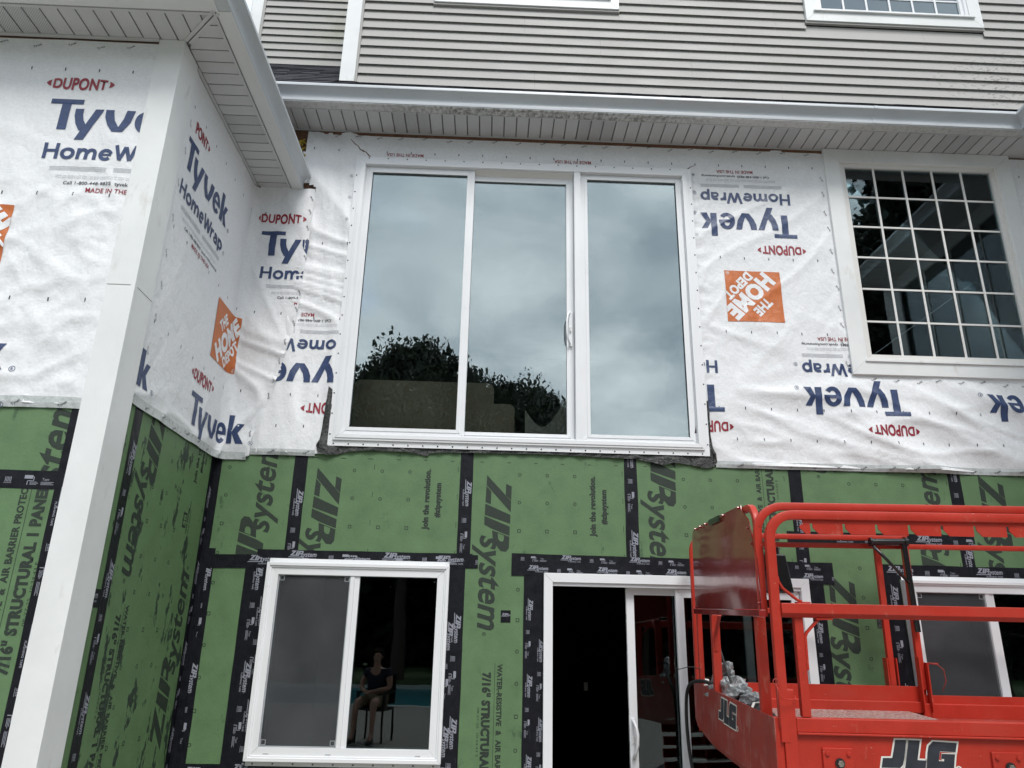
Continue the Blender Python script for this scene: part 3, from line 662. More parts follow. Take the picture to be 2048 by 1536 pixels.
def seam_x(z):      # edge of the corner sheet on the main wall
    pts = [(2.7, -1.78), (3.0, -1.775), (3.4, -1.66), (3.9, -1.56), (4.4, -1.535), (4.9, -1.53), (5.18, -1.52), (5.24, -1.665), (5.9, -1.665)]
    for (z0, x0), (z1, x1) in zip(pts, pts[1:]):
        if z <= z1: return x0+(x1-x0)*max(0, (z-z0)/(z1-z0))
    return pts[-1][1]
def sheet(name, surf, u0, u1, v0, v1, step, keep=None, edge=None, label=None, m='wrap'):
    nu, nv = int(round((u1-u0)/step)), int(round((v1-v0)/step)); V = []; Fc = []; idx = {}
    def vert(i, j):
        if (i, j) not in idx:
            u, v = u0+(u1-u0)*i/nu, v0+(v1-v0)*j/nv
            if edge: u, v = edge(u, v)
            idx[(i, j)] = len(V); V.append(surf(u, v, 0))
        return idx[(i, j)]
    for i in range(nu):
        for j in range(nv):
            u, v = u0+(u1-u0)*(i+.5)/nu, v0+(v1-v0)*(j+.5)/nv
            if keep and not keep(u, v): continue
            Fc.append((vert(i, j), vert(i+1, j), vert(i+1, j+1), vert(i, j+1)))
    me = bpy.data.meshes.new(name); me.from_pydata(V, [], Fc)
    return link(name, me, m, H, smooth=True, label=label)
def in_hole(x, z, hs, g=0.02): return any(h[0]-g < x < h[1]+g and h[2]-g < z < h[3]+g for h in hs)
HO = [(-1.13, 1.585, 3.01, 5.42), (-1.21, 1.63, 2.5, 3.02), (2.90, 4.42, 3.72, 5.8)]
def main_edge(u, v):
    if v > 5.70 and u < 4.5: v = v+0.006*noise.noise((u*4, 1, 5))-0.008
    return u, v
SM = sheet('house_wrap', s_main, -1.80, 4.72, 2.90, 5.735, 0.02, keep=lambda x, z: not in_hole(x, z, HO) and x > seam_x(z)-(0.06 if z < 5.1 else 0.0) and not (x < -1.64 and z > 5.52),
           edge=main_edge, label='wrinkled white house wrap round the wide window, its lettering upside down')
def c_edge(u, v):
    if v > 5.12 and u < -2.0: v = min(v, 5.14)
    return u, v
def corner_pt(s, z, d): return s_corner(s, z, d+0.0015)
def c_keep(s, z):
    if s > seam_x(z): return False
    if s < -2.0 and z > 5.13: return False
    if s > -1.62 and z > 5.15+0.0: return False
    if z > 5.20: return False
    return True
SA = sheet('house_wrap', corner_pt, -3.43, -1.50, 2.865, 5.205, 0.018, keep=c_keep, edge=lambda u, v: (min(u, seam_x(v)), v), label='white house wrap folded round the inner corner left of the wide window')
SL = sheet('house_wrap', s_bay, -5.0, -2.10, 2.755, 5.125, 0.02, label='crinkled white house wrap on the bay wall at the far left')

def dupont():
    P = Print(); n = [(0.033, 0.44)]
    def lens(u, v): t = (u-0.205)/0.205; k = 1-0.42*t*t; return (u, 0.044+(v-0.044)*k*1.1)
    P.text('DUPONT', 0.042, 0.004, 0.325, 0.080, bold=0.035, shear=0.0, fn=lens)
    P.poly([(0.0, 0.044), (0.012, 0.058), (0.031, 0.068), (0.027, 0.044), (0.031, 0.020), (0.012, 0.030)])
    P.poly([(0.41, 0.044), (0.398, 0.058), (0.379, 0.068), (0.383, 0.044), (0.379, 0.020), (0.398, 0.030)])
    return P
def stroke(P, pts, w, lv=0, k=1.0, ox=0.0, oy=0.0):
    Q = [Vector(p) for p in pts]; n = len(Q); Lf = []; Rt = []
    for i in range(n):
        d1 = (Q[i]-Q[i-1]).normalized() if i else (Q[1]-Q[0]).normalized(); d2 = (Q[i+1]-Q[i]).normalized() if i < n-1 else d1
        d = (d1+d2).normalized(); m_ = Vector((-d.y, d.x))*(w/2/max(0.4, d.dot(d1))); Lf.append(Q[i]+m_); Rt.append(Q[i]-m_)
    n0 = len(P.V)
    for a, b in zip(Lf, Rt): P.V += [(ox+a.x*k, oy+a.y*k, lv), (ox+b.x*k, oy+b.y*k, lv)]
    for i in range(n-1): P.T.append((n0+2*i, n0+2*i+1, n0+2*i+3, n0+2*i+2))
def el(cx, cy, rx, ry, a0, a1, n=16): return [(cx+rx*math.cos(R(a0+(a1-a0)*i/n)), cy+ry*math.sin(R(a0+(a1-a0)*i/n))) for i in range(n+1)]
def homewrap(ox, oy, k):
    P = Print(); w = 0.200; x = 0
    def S(pts, lv=0, ww=w): stroke(P, [(x+p[0], p[1]) for p in pts], ww, lv, k, ox, oy)
    S([(.09, 0), (.09, 1)]); S([(.73, 0), (.73, 1)]); S([(.184, .52), (.636, .52)], 0, .17); x += .95
    S(el(.385, .355, .295, .285, 0, 360, 28), 0); x += .88
    S([(.09, 0), (.09, .72)]); S([(.10, .40)]+el(.33, .42, .20, .215, 160, 15, 8)+[(.53, .40), (.53, 0)], 1); S([(.56, .40)]+el(.78, .42, .20, .215, 160, 0, 8)+[(.98, .40), (.98, 0)], 0, w); x += 1.20
    S(el(.37, .355, .285, .285, -42, -345, 24), 0); S([(.17, .355), (.68, .355)], 1, .13); x += .82
    S([(.07, 1.0), (.33, 0.06)]); S([(.34, 0.02), (.60, .90)], 1); S([(.62, .90), (.88, .02)], 0); S([(.89, .06), (1.15, 1.0)], 1); x += 1.27
    S([(.09, 0), (.09, .72)]); S([(.10, .36)]+el(.36, .40, .20, .23, 160, 80, 6)+[(.47, .63)], 1); x += .57
    S([(.09, .62)]+el(.30, .42, .23, .21, 110, 0, 8)+[(.53, .40), (.53, 0)]); S([(.50, .41), (.30, .40)]+el(.28, .235, .185, .165, 95, 270, 9)+[(.36, .08), (.50, .15)], 1, .16); x += .75
    S([(.09, -.26), (.09, .72)]); S(el(.37, .355, .27, .285, 165, -165, 20), 1)
    return P
def depot_white():
    """stacked words running up the diagonal of a square 0.46 wide"""
    c, s_ = math.cos(R(46)), math.sin(R(46))
    rot = lambda ox, oy: (lambda u, v: (ox+u*c-v*s_, oy+u*s_+v*c))
    P = Print()
    for txt, ox, oy, w_, h_, b_ in (('HOME', 0.136, 0.004, 0.49, 0.138, 0.06), ('THE', 0.133, 0.234, 0.168, 0.080, 0.05), ('DEPOT', 0.277, 0.004, 0.295, 0.079, 0.05)):
        Q = Print(); Q.text(txt, 0, 0, w_, h_, bold=b_); P.add(Q.V, Q.T, rot(ox, oy))
        L_ = Print()
        for yy in (0.0, h_*0.93): L_.rect(0.0, w_*0.97, yy, yy+h_*0.07) if txt == 'x' else None
    P.ringm(0.435, 0.022, 0.014, 0.003); P.text('R', 0.430, 0.016, 0.010, 0.012)
    return P
def tyvek_t():
    P = Print(); k = 0.218; S_ = lambda pts: [(a*k, b*k) for a, b in pts]
    P.poly(S_([(0, 0.84), (0.32, 0.84), (0.32, 0), (0.57, 0), (0.57, 0.84), (0.89, 0.84), (0.89, 1.0), (0, 1.0)]))
    P.poly(S_([(.72,.685),(.73,.45),(.80,.20),(.92,-.01),(.97,-.03),(.86,-.315),(1.10,-.315),(1.50,.685),(1.27,.685),(1.08,.18),(1.0,.32),(.955,.50),(.95,.685)]))
    P.poly(S_([(1.55,.685),(1.56,.45),(1.66,.2),(1.82,-.02),(2.10,-.02),(2.28,.30),(2.36,.685),(2.13,.685),(2.07,.40),(1.97,.14),(1.84,.35),(1.79,.55),(1.78,.685)]))
    o = []; n_ = []
    for i in range(25):
        a = R(-38-(322*i/24)); ex = 0.315; ey = 0.365; cx, cy = 2.70, 0.335
        o.append((cx+ex*math.cos(a), cy+ey*math.sin(a))); n_.append((cx+(ex-0.19)*math.cos(a), cy+(ey-0.15)*math.sin(a)))
    for i in range(24): P.poly(S_([o[i], o[i+1], n_[i+1], n_[i]]))
    n0 = len(P.V); P.poly(S_([(2.49, 0.285), (3.01, 0.285), (3.015, 0.40), (2.49, 0.40)])); P.V[n0:] = [(a, b, 1) for a, b in [q[:2] for q in P.V[n0:]]]
    P.poly(S_([(3.09, 0), (3.33, 0), (3.33, 1.0), (3.09, 1.0)])); P.poly(S_([(3.331,.33),(3.331,.40),(3.47,.685),(3.70,.685),(3.51,.36),(3.73,0),(3.47,0)]))
    return P
TYV, HOMEW, DUP, DEPW = tyvek_t(), homewrap(0.03, -0.206, 0.107), dupont(), depot_white()
def block(surf, parent, x, z, flip, clips, what='TWDSOR', bx=0.187):
    tr = (lambda u, v: (x-u, z-v)) if flip else (lambda u, v: (x+u, z+v))
    def put(P, m, nm='printed_lettering', lift=0.0028): P.moved(tr).lay(surf, nm, m, parent, lift, clips, grid=0.02)
    if 'T' in what:
        P = Print().merge(TYV); P.ringm(0.865, 0.008, 0.017, 0.003); P.text('R', 0.859, 0.0, 0.012, 0.016); put(P, 'wrap_blue')
    if 'W' in what:
        P = Print().merge(HOMEW); P.ringm(0.848, -0.19, 0.015, 0.003); P.text('R', 0.843, -0.196, 0.010, 0.014); put(P, 'wrap_blue')
    if 'D' in what: put(Print().add(DUP.V, DUP.T, lambda u, v: (u-0.06, v+0.292)), 'wrap_red')
    if 'S' in what:
        P = Print()
        for k in range(3): P.rect(0.09, 0.42, -0.262-k*0.011, -0.259-k*0.011).rect(0.46, 0.79, -0.262-k*0.011, -0.259-k*0.011)
        for k in range(2): P.text('Meets the ASTM E1677 Type I standard requirements for water resistive barriers under the code', 0.14, -0.325-k*0.013, 0.60, 0.0075, bold=0.0)
        put(P, 'wrap_grey')
        put(Print().text('Call 1-800-448-9835  tyvek.com/homewrap', 0.19, -0.378, 0.59, 0.021, bold=0.012), 'wrap_black')
        put(Print().text('MADE IN THE USA', 0.33, -0.430, 0.315, 0.030, bold=0.012), 'wrap_red')
    if 'O' in what:
        sq = Print(); sq.rect(bx, bx+0.46, 0.54, 0.995); put(sq, 'wrap_orange', 'printed_logo')
        lo = Print().add(DEPW.V, DEPW.T, lambda u, v: (bx+u, 0.54+v))
        bm_cl = [tr(bx, 0.54), tr(bx+0.46, 0.995)]; xa, xb = sorted((bm_cl[0][0], bm_cl[1][0])); za_, zb = sorted((bm_cl[0][1], bm_cl[1][1]))
        lo.moved(tr).lay(surf, 'printed_logo', 'wrap', parent, 0.0040, list(clips)+[lt(xb), gt(xa), below(zb), above(za_)], grid=0.02)
cR = [gt(1.60)]; cT = [above(5.47)]
block(s_main, SM, 2.528, 5.077, True, cR)
cT = [above(5.494)]
block(s_main, SM, 1.125, 5.113, True, cT, 'S'); block(s_main, SM, -0.315, 5.118, True, cT+[gt(-1.1)], 'S')
block(s_main, SM, 3.236, 3.537, True, [(2.86, 0, 1, 0)], 'WS'); block(s_main, SM, 3.236, 3.537, True, [], 'TD')
block(s_main, SM, 1.795, 3.535, True, cR, 'TWD'); block(s_main, SM, 4.68, 3.52, True, [lt(4.7)], 'TD')
cL = [lt(-1.165), (-1.66, 3.4, -0.97, 0.22)]
block(s_main, SM, -1.050, 3.605, True, cL+[above(3.445)], 'T'); block(s_main, SM, -1.085, 3.600, True, cL, 'WS'); block(s_main, SM, -1.085, 3.585, True, cL, 'D')
seam_cl = [(-1.535, 4.4, 1, -0.06)]
block(corner_pt, SA, -1.910, 4.523, False, seam_cl, 'TWDS')
block(corner_pt, SA, -3.36, 4.46, False, [gt(-3.33)], 'TWS'); block(corner_pt, SA, -3.36, 4.46, False, [gt(-3.27)], 'D')
block(corner_pt, SA, -2.635, 2.955, False, seam_cl, 'TDO')
block(corner_pt, SA, -4.075, 2.955, False, [gt(-3.425)], 'TDO')
block(s_bay, SL, -2.713, 4.46, False, [lt(-2.105)], 'TWDS'); block(s_bay, SL, -3.404, 2.93, False, [lt(-2.105)]); block(s_bay, SL, -4.15, 4.46, False, [lt(-2.105)], 'TWDS')
# stud marks across the sheets
def marks(surf, parent, rows, u0, u1, ok, du=0.2045):
    P = Print()
    for z, ph in rows:
        k = 0
        while u0+ph+k*du < u1:
            u = u0+ph+k*du; k += 1
            if ok(u, z): P.rect(u-0.0035, u+0.0035, z-0.011, z+0.011)
    P.lay(surf, 'printed_mark', 'wrap_black', parent, 0.0016)
marks(s_main, SM, [(5.555, 0.05), (4.655, 0.0), (3.99, 0.0), (3.105, 0.02), (3.35, 0.1)], -1.62, 4.6, lambda x, z: not in_hole(x, z, HO+[(2.83, 4.5, 3.6, 5.8)], 0.05) and x > seam_x(z)+0.03)
marks(corner_pt, SA, [(4.90, 0.05), (4.02, 0.07), (3.37, 0.05)], -3.38, -1.5, lambda x, z: x < seam_x(z)-0.03)
marks(s_bay, SL, [(4.90, 0.0), (4.015, 0.03), (3.35, 0.03)], -4.93, -2.15, lambda x, z: True)
# seam tape along the edges with its small repeated word
def edge_tape(surf, parent, pts, w, wordrot=0, n=None, m='wrap_tape', vis=True, sp=0.21):
    mb = MB(); pts = [Vector(p) for p in pts]; rows = []; tot = 0; fine = []
    for a, b in zip(pts, pts[1:]):
        k = max(1, int((b-a).length/0.03)); fine += [a.lerp(b, i/k) for i in range(k)]
    fine.append(pts[-1])
    if vis:
        for i, p in enumerate(fine):
            q = fine[min(i+1, len(fine)-1)]; q0 = fine[max(i-1, 0)]; d = (q-q0).normalized(); s_ = Vector((-d.y, d.x))
            e = 0.006*noise.noise((p.x*6, p.y*6, 3))
            a, b = p+s_*(w/2+e), p-s_*(w/2-e*0.6); rows.append((surf(a.x, a.y, 0.0008), surf(p.x, p.y, 0.001), surf(b.x, b.y, 0.0008)))
        for i in range(len(rows)-1):
            for j in (0, 1): mb.quad(rows[i][j], rows[i+1][j], rows[i+1][j+1], rows[i][j+1])
        par = mb.build('seam_tape', m, H, smooth=True)
    else: par = parent
    P = Print(); rn = random.Random(int(pts[0].x*100)); acc = 0; lastp = fine[0]
    for p in fine[1:]:
        acc += (p-lastp).length; d = (p-lastp).normalized(); lastp = p
        if acc > sp*rn.uniform(0.75, 1.1):
            acc = 0; a = math.atan2(d.y, d.x)+R(rn.choice((28, 32, 205, 25))); c, s_ = math.cos(a), math.sin(a); off = rn.uniform(-0.012, 0.012)
            V, T, W_, H_ = text2d('Tyvek', 0.01); k = 0.052/W_
            P.add(V, T, lambda u, v: (p.x+(u*k-0.026)*c-(v*k-0.008)*s_-d.y*off, p.y+(u*k-0.026)*s_+(v*k-0.008)*c+d.x*off))
    P.lay(surf, 'printed_word', 'wrap_black', par, 0.0024, grid=0)
def s_low_main(x, z, d): return (x, -(0.0035+d+(h_main(x, 2.93) if z > 2.90 else h_main(x, 2.93)*max(0.15, (z-2.86)/0.04))), z)
def s_low_bay(x, z, d): return (x, -1.613-0.001-d-h_bay(x, 2.77)*max(0.1, min(1, (z-2.70)/0.06)), z)
edge_tape(lambda x, z, d: s_low_main(x, z, d), SM, [(1.70, 2.905), (4.7, 2.905)], 0.05)
edge_tape(lambda s, z, d: s_corner(s, z, d+0.002), SA, [(-3.43, 2.868), (-2.2, 2.868), (-1.79, 2.868)], 0.055)
edge_tape(lambda x, z, d: s_low_main(x, z, d), SM, [(-1.80, 2.905), (-1.29, 2.905)], 0.045)
edge_tape(lambda s, z, d: s_corner(s, z, d+0.003), SA, [(seam_x(z)-0.006, z) for z in (2.87, 3.0, 3.2, 3.4, 3.7, 3.9, 4.2, 4.6, 4.9, 5.12)], 0.03, m='wrap', sp=0.14)
edge_tape(s_low_bay, SL, [(-5.0, 2.762), (-2.12, 2.762)], 0.06)
edge_tape(s_main, SM, [(-1.6, 5.70), (2.78, 5.70)], 0.02, vis=False, sp=0.2)
edge_tape(s_main, SM, [(2.80, 5.6), (2.80, 3.68)], 0.02, vis=False, sp=0.17)
edge_tape(s_main, SM, [(2.82, 3.615), (4.6, 3.615)], 0.02, vis=False, sp=0.16)
edge_tape(s_bay, SL, [(-4.9, 5.085), (-2.2, 5.085)], 0.02, vis=False, sp=0.2)
edge_tape(corner_pt, SA, [(-3.36, 5.0), (-3.33, 3.0)], 0.02, vis=False, sp=0.22)
# small printed symbols beside the wide window
P = Print()
for z in (5.30, 5.10, 4.88): P.ringm(-1.235, z, 0.014, 0.003).ringm(-1.235, z, 0.005, 0.005); P.ringm(1.675, z-0.02, 0.014, 0.003).ringm(1.675, z-0.02, 0.005, 0.005)
P.poly([(1.665, 5.455), (1.68, 5.43), (1.695, 5.455), (1.68, 5.468)])
P.lay(s_main, 'printed_mark', 'wrap_grey', SM, 0.0016, grid=0.02)
# tears in the sheet at the window's upper corners, dark sheathing showing
def tear(pts, w, flap=None):
    mb = MB(); n = len(pts)
    for i in range(n-1):
        (x0, z0), (x1, z1) = pts[i], pts[i+1]; d = Vector((x1-x0, z1-z0)).normalized(); a = w[i]; b = w[i+1]
        mb.quad(s_main(x0-d.y*a, z0+d.x*a, 0.0013), s_main(x1-d.y*b, z1+d.x*b, 0.0013), s_main(x1+d.y*b, z1-d.x*b, 0.0013), s_main(x0+d.y*a, z0-d.x*a, 0.0013))
    return mb.build('tear', 'plywood', SM, label='torn slit in the house wrap showing brown sheathing')
tear([(-1.275, 5.665), (-1.235, 5.62), (-1.205, 5.60), (-1.185, 5.565), (-1.135, 5.545), (-1.10, 5.505), (-1.075, 5.475), (-1.065, 5.455)], [0.002, 0.004, 0.003, 0.005, 0.004, 0.006, 0.018, 0.028])
tear([(1.70, 5.545), (1.66, 5.525), (1.63, 5.50), (1.60, 5.475)], [0.0015, 0.003, 0.006, 0.022])
tear([(-1.84, 4.995), (-1.83, 4.985)], [0.001, 0.001])
# ragged hole with an exposed edge and insulation at the eave junction
box('exposed_sheathing', 'plywood', -2.0, -1.62, -0.004, 0.0, 5.20, 5.752, H, label='exposed brown sheathing beside the eave end')
mb = MB(); rn = random.Random(5)
for k in range(60):
    x = rn.uniform(-1.80, -1.68); z = rn.uniform(5.42, 5.62)-0.3*(x+1.72); s_ = rn.uniform(0.01, 0.025)
    mb.tube([(x, -0.006, z), (x+rn.uniform(-.03, .03), -0.03-rn.random()*0.02, z+rn.uniform(-.03, .03)), (x+rn.uniform(-.05, .05), -0.006, z+rn.uniform(-.05, .05))], s_*0.5, 5)
mb.build('insulation_tuft', 'insul', H, label='tuft of yellow insulation poking out beside the eave')
box('soffit_gap', 'plywood', -1.62, 2.83, -0.012, -0.0, 5.715, 5.745, H)

# black butyl flashing round the lower corners of the wide window
def flashing(pts, name='butyl_flashing'):
    n = len(pts); mb = MB(); V = []
    bm = bmesh.new()
    f = bm.faces.new([bm.verts.new((x, 0, z)) for x, z in pts]); bmesh.ops.triangulate(bm, faces=[f])
    for it in range(4): bmesh.ops.subdivide_edges(bm, edges=[e for e in bm.edges if e.calc_length() > 0.035], cuts=1); bmesh.ops.triangulate(bm, faces=bm.faces)
    for v in bm.verts:
        x, z = v.co.x, v.co.z; out_ = max(sm(-1.19, -1.225, x), sm(1.64, 1.665, x)) if z > 2.96 else 1.0
        if z <= 2.96: out_ = 0.55
        cr_ = 0.016*rdg(x, z, R(60), 8, 2.5, 91, 1.5)+0.008*rdg(x, z, R(20), 11, 2.0, 95, 1.2)+0.003*abs(noise.noise(v.co*30))
        v.co.y = -(min(0.019, 0.009+0.4*cr_)*(1-out_)+out_*(0.008+h_main(x, max(z, 2.95))+cr_))
    me = bpy.data.meshes.new(name); bm.to_mesh(me); bm.free()
    return link(name, me, 'flash', H, smooth=True, label='crumpled black rubbery flashing at the lower corner of the wide window')
flashing([(-1.235, 3.42), (-1.16, 3.36), (-1.15, 2.985), (-1.0, 2.985), (-0.7, 2.98), (-0.4, 2.97), (-0.35, 2.935), (-0.45, 2.925), (-0.46, 2.905), (-0.6, 2.93), (-0.9, 2.935), (-1.05, 2.92), (-1.12, 2.90), (-1.20, 2.89), (-1.27, 2.91), (-1.285, 2.96), (-1.25, 3.03), (-1.225, 3.12), (-1.21, 3.25), (-1.215, 3.35)])
flashing([(1.60, 3.37), (1.665, 3.40), (1.67, 3.30), (1.665, 3.15), (1.67, 3.05), (1.70, 2.98), (1.71, 2.92), (1.68, 2.885), (1.62, 2.87), (1.50, 2.895), (1.38, 2.905), (1.30, 2.885), (1.22, 2.90), (1.10, 2.925), (0.9, 2.93), (0.6, 2.94), (0.6, 2.985), (1.4, 2.985), (1.59, 2.985)])
flashing([(-0.36, 2.985), (0.62, 2.985), (0.62, 2.94), (0.3, 2.943), (-0.1, 2.937), (-0.36, 2.935)])

# ------------------------------------------------------------------ windows and door
def pane(parent, x0, x1, z0, z1, y, m='glass', label=None):
    return MB().box(x0, x1, y, y+0.004, z0, z1).build('pane', m, parent, label=label)
def screws(parent, pts, y, nm='screw_heads'):
    mb = MB()
    for x, z in pts: mb.sweep([(x, y, z), (x, y-0.003, z)], [(0.006*math.cos(a*math.pi/3), 0.006*math.sin(a*math.pi/3)) for a in range(6)], (0, 0, 1))
    return mb.build(nm, 'blackmetal', parent)
# wide three-light window
w = empty('wide_window', (0.22, 0, 3.0), H, label='wide new white three-panel window mirroring clouds and treetops')
w.parent = H; wo = Vector((0.22, 0, 3.0))
def sub(mb, name, m, label=None, bevel=0.0015, smooth=False):
    mb.v = [(v[0]-wo.x, v[1]-wo.y, v[2]-wo.z) for v in mb.v]; return mb.build(name, m, w, label=label, bevel=bevel, smooth=smooth)
sub(ring(MB(), -1.205, 1.655, 2.962, 5.492, 0.09, -0.0260, -0.0225), 'nail_fin', 'vinyl', bevel=0)
sub(ring(MB(), -1.166, 1.616, 3.005, 5.455, 0.042, -0.040, 0.06), 'frame', 'vinyl')
sub(ring(MB(), -1.150, 1.600, 3.021, 5.439, 0.030, -0.046, -0.041), 'frame_bead', 'vinyl')
sub(MB().box(0.645, 0.700, -0.040, 0.06, 3.047, 5.413), 'mullion', 'vinyl')
sub(ring(MB(), -1.122, -0.197, 3.049, 5.411, 0.045, -0.012, 0.02), 'left_sash', 'vinyl'); sub(ring(MB(), -1.085, -0.234, 3.086, 5.374, 0.026, -0.017, -0.0125), 'sash_bead', 'vinyl')
sub(MB().prism([(-0.02, 5.413), (0.06, 5.413), (0.06, 5.395), (0.03, 5.375)], -0.197, 0.643, 'x'), 'head_track', 'beige')
sub(ring(MB(), -0.262, 0.643, 3.05, 5.385, 0.040, 0.030, 0.055), 'sliding_sash', 'vinyl'); sub(ring(MB(), -0.228, 0.609, 3.084, 5.351, 0.026, 0.024, 0.0295), 'sash_bead', 'vinyl')
sub(MB().box(-0.197, 0.643, -0.03, 0.022, 3.048, 3.062), 'sill_track', 'vinyl')
sub(ring(MB(), 0.702, 1.572, 3.049, 5.411, 0.040, -0.012, 0.02), 'right_sash', 'vinyl'); sub(ring(MB(), 0.735, 1.539, 3.082, 5.378, 0.024, -0.017, -0.0125), 'sash_bead', 'vinyl')
for x0, x1, z0, z1, y, lb in ((-1.066, -0.253, 3.105, 5.355, 0.004, 'left pane mirroring a tall dark treetop'), (-0.21, 0.591, 3.102, 5.333, 0.042, 'middle pane mirroring lower treetops'), (0.751, 1.523, 3.098, 5.362, 0.004, 'right pane mirroring only cloud')):
    sub(MB().box(x0, x1, y, y+0.004, z0, z1), 'pane', 'glass', lb, 0)
hp = [(0.607, 0.012, 3.845), (0.600, -0.012, 3.852), (0.586, -0.030, 3.885), (0.580, -0.036, 3.93), (0.579, -0.038, 3.98), (0.580, -0.036, 4.03), (0.586, -0.030, 4.075), (0.600, -0.012, 4.108), (0.607, 0.012, 4.115)]
sub(MB().tube(hp, 0.0085, 8, (1, 0, 0)), 'handle', 'vinyl', bevel=0, smooth=True)
sub(MB().box(0.600, 0.628, 0.010, 0.024, 3.83, 4.13), 'handle_plate', 'vinyl'); sub(MB().box(0.606, 0.620, -0.004, 0.010, 3.95, 3.99), 'latch', 'beige')
sc_pts = [(-1.16+0.1103*i, 2.978) for i in range(26)]+[(-1.192, 3.05+0.161*i) for i in range(15)]+[(1.642, 3.05+0.161*i) for i in range(15)]+[(-1.1+0.161*i, 5.478) for i in range(17)]
mb = MB()
for x, z in sc_pts: mb.sweep([(x, -0.0260, z), (x, -0.0290, z)], [(0.0055*math.cos(a*math.pi/3), 0.0055*math.sin(a*math.pi/3)) for a in range(6)], (0, 0, 1))
sub(mb, 'screw_heads', 'blackmetal', bevel=0)

# muntined window at the right
w = empty('grid_window', (3.66, 0, 3.66), H, label='white trimmed window with a five by six grid of dark panes'); wo = Vector((3.66, 0, 3.66))
sub(ring(MB(), 2.832, 4.490, 3.655, 5.752, 0.128, -0.034, 0.0), 'trim_boards', 'trim', bevel=0.002)
sub(ring(MB(), 2.952, 4.372, 3.770, 5.650, 0.030, -0.026, 0.05), 'frame', 'beige'); sub(ring(MB(), 2.978, 4.346, 3.796, 5.624, 0.038, -0.010, 0.04), 'sash', 'beige')
sub(MB().box(2.945, 4.38, -0.046, -0.0345, 3.762, 3.781), 'sill_nose', 'trim')
xs = [3.016+0.2592*i for i in range(6)]; zs = [3.835+0.2925*i for i in range(7)]
for i in range(5):
    for j in range(6):
        sub(MB().box(xs[i]+0.001, xs[i+1]-0.001, 0.012, 0.016, zs[j]+0.001, zs[j+1]-0.001), 'pane', 'glass2', None, 0)
for i in range(1, 5): sub(MB().box(xs[i]-0.009, xs[i]+0.009, 0.003, 0.011, 3.833, 5.588), 'muntin', 'beige', None, 0.001)
for j in range(1, 6):
    for i in range(5): sub(MB().box(xs[i]+0.0092, xs[i+1]-0.0092, 0.004, 0.0105, zs[j]-0.008, zs[j]+0.008), 'muntin', 'beige', None, 0.001)

# upper storey windows
for (tx0, tx1, tz0, ng, lb) in ((-0.642, 1.08, 7.205, 0, 'upper-storey window whose bottom trim alone shows'), (2.848, 4.545, 7.178, 6, 'upper-storey window with a muntin grid over pale curtains')):
    w = empty('upper_window', ((tx0+tx1)/2, 0, tz0), H, label=lb); wo = Vector(((tx0+tx1)/2, 0, tz0))
    t1 = 9.0
    sub(ring(MB(), tx0, tx1, tz0, t1, 0.115, -0.042, -0.002), 'trim_boards', 'trim', bevel=0.002)
    sub(MB().box(tx0-0.006, tx1+0.006, -0.030, -0.002, tz0-0.022, tz0-0.002), 'drip_channel', 'siding', bevel=0.001)
    sub(MB().box(tx0+0.075, tx1-0.075, -0.062, -0.0425, tz0+0.106, tz0+0.122), 'sill_nose', 'trim')
    sub(ring(MB(), tx0+0.112, tx1-0.112, tz0+0.118, t1-0.112, 0.028, -0.030, 0.05), 'frame', 'vinyl')
    sub(ring(MB(), tx0+0.138, tx1-0.138, tz0+0.144, t1-0.138, 0.036, -0.012, 0.04), 'sash', 'vinyl')
    gx0, gx1, gz0, gz1 = tx0+0.172, tx1-0.172, tz0+0.178, t1-0.172
    if ng:
        d = (gx1-gx0)/ng
        for i in range(ng):
            for j in range(8):
                sub(MB().box(gx0+i*d, gx0+(i+1)*d, 0.010, 0.014, gz0+j*0.17, gz0+j*0.17+0.169), 'pane', 'glass', None, 0)
        for i in range(1, ng): sub(MB().box(gx0+i*d-0.009, gx0+i*d+0.009, 0.001, 0.009, gz0, gz1), 'muntin', 'vinyl', None, 0.001)
        for j in range(1, 8): sub(MB().box(gx0, gx1, 0.002, 0.008, gz0+j*0.17-0.008, gz0+j*0.17+0.008), 'muntin', 'vinyl', None, 0.001)
    else: sub(MB().box(gx0, gx1, 0.010, 0.014, gz0, gz1), 'pane', 'glass', None, 0)
    mb = MB(); k = 40
    for i in range(k):
        a, b = gx0-0.05+(gx1-gx0+0.1)*i/k, gx0-0.05+(gx1-gx0+0.1)*(i+1)/k
        mb.quad((a, 0.10+0.012*math.sin(i*1.3), gz0-0.1), (b, 0.10+0.012*math.sin((i+1)*1.3), gz0-0.1), (b, 0.10+0.012*math.sin((i+1)*1.3), 9.0), (a, 0.10+0.012*math.sin(i*1.3), 9.0))
    sub(mb, 'curtain', 'curtain', None, 0, True)

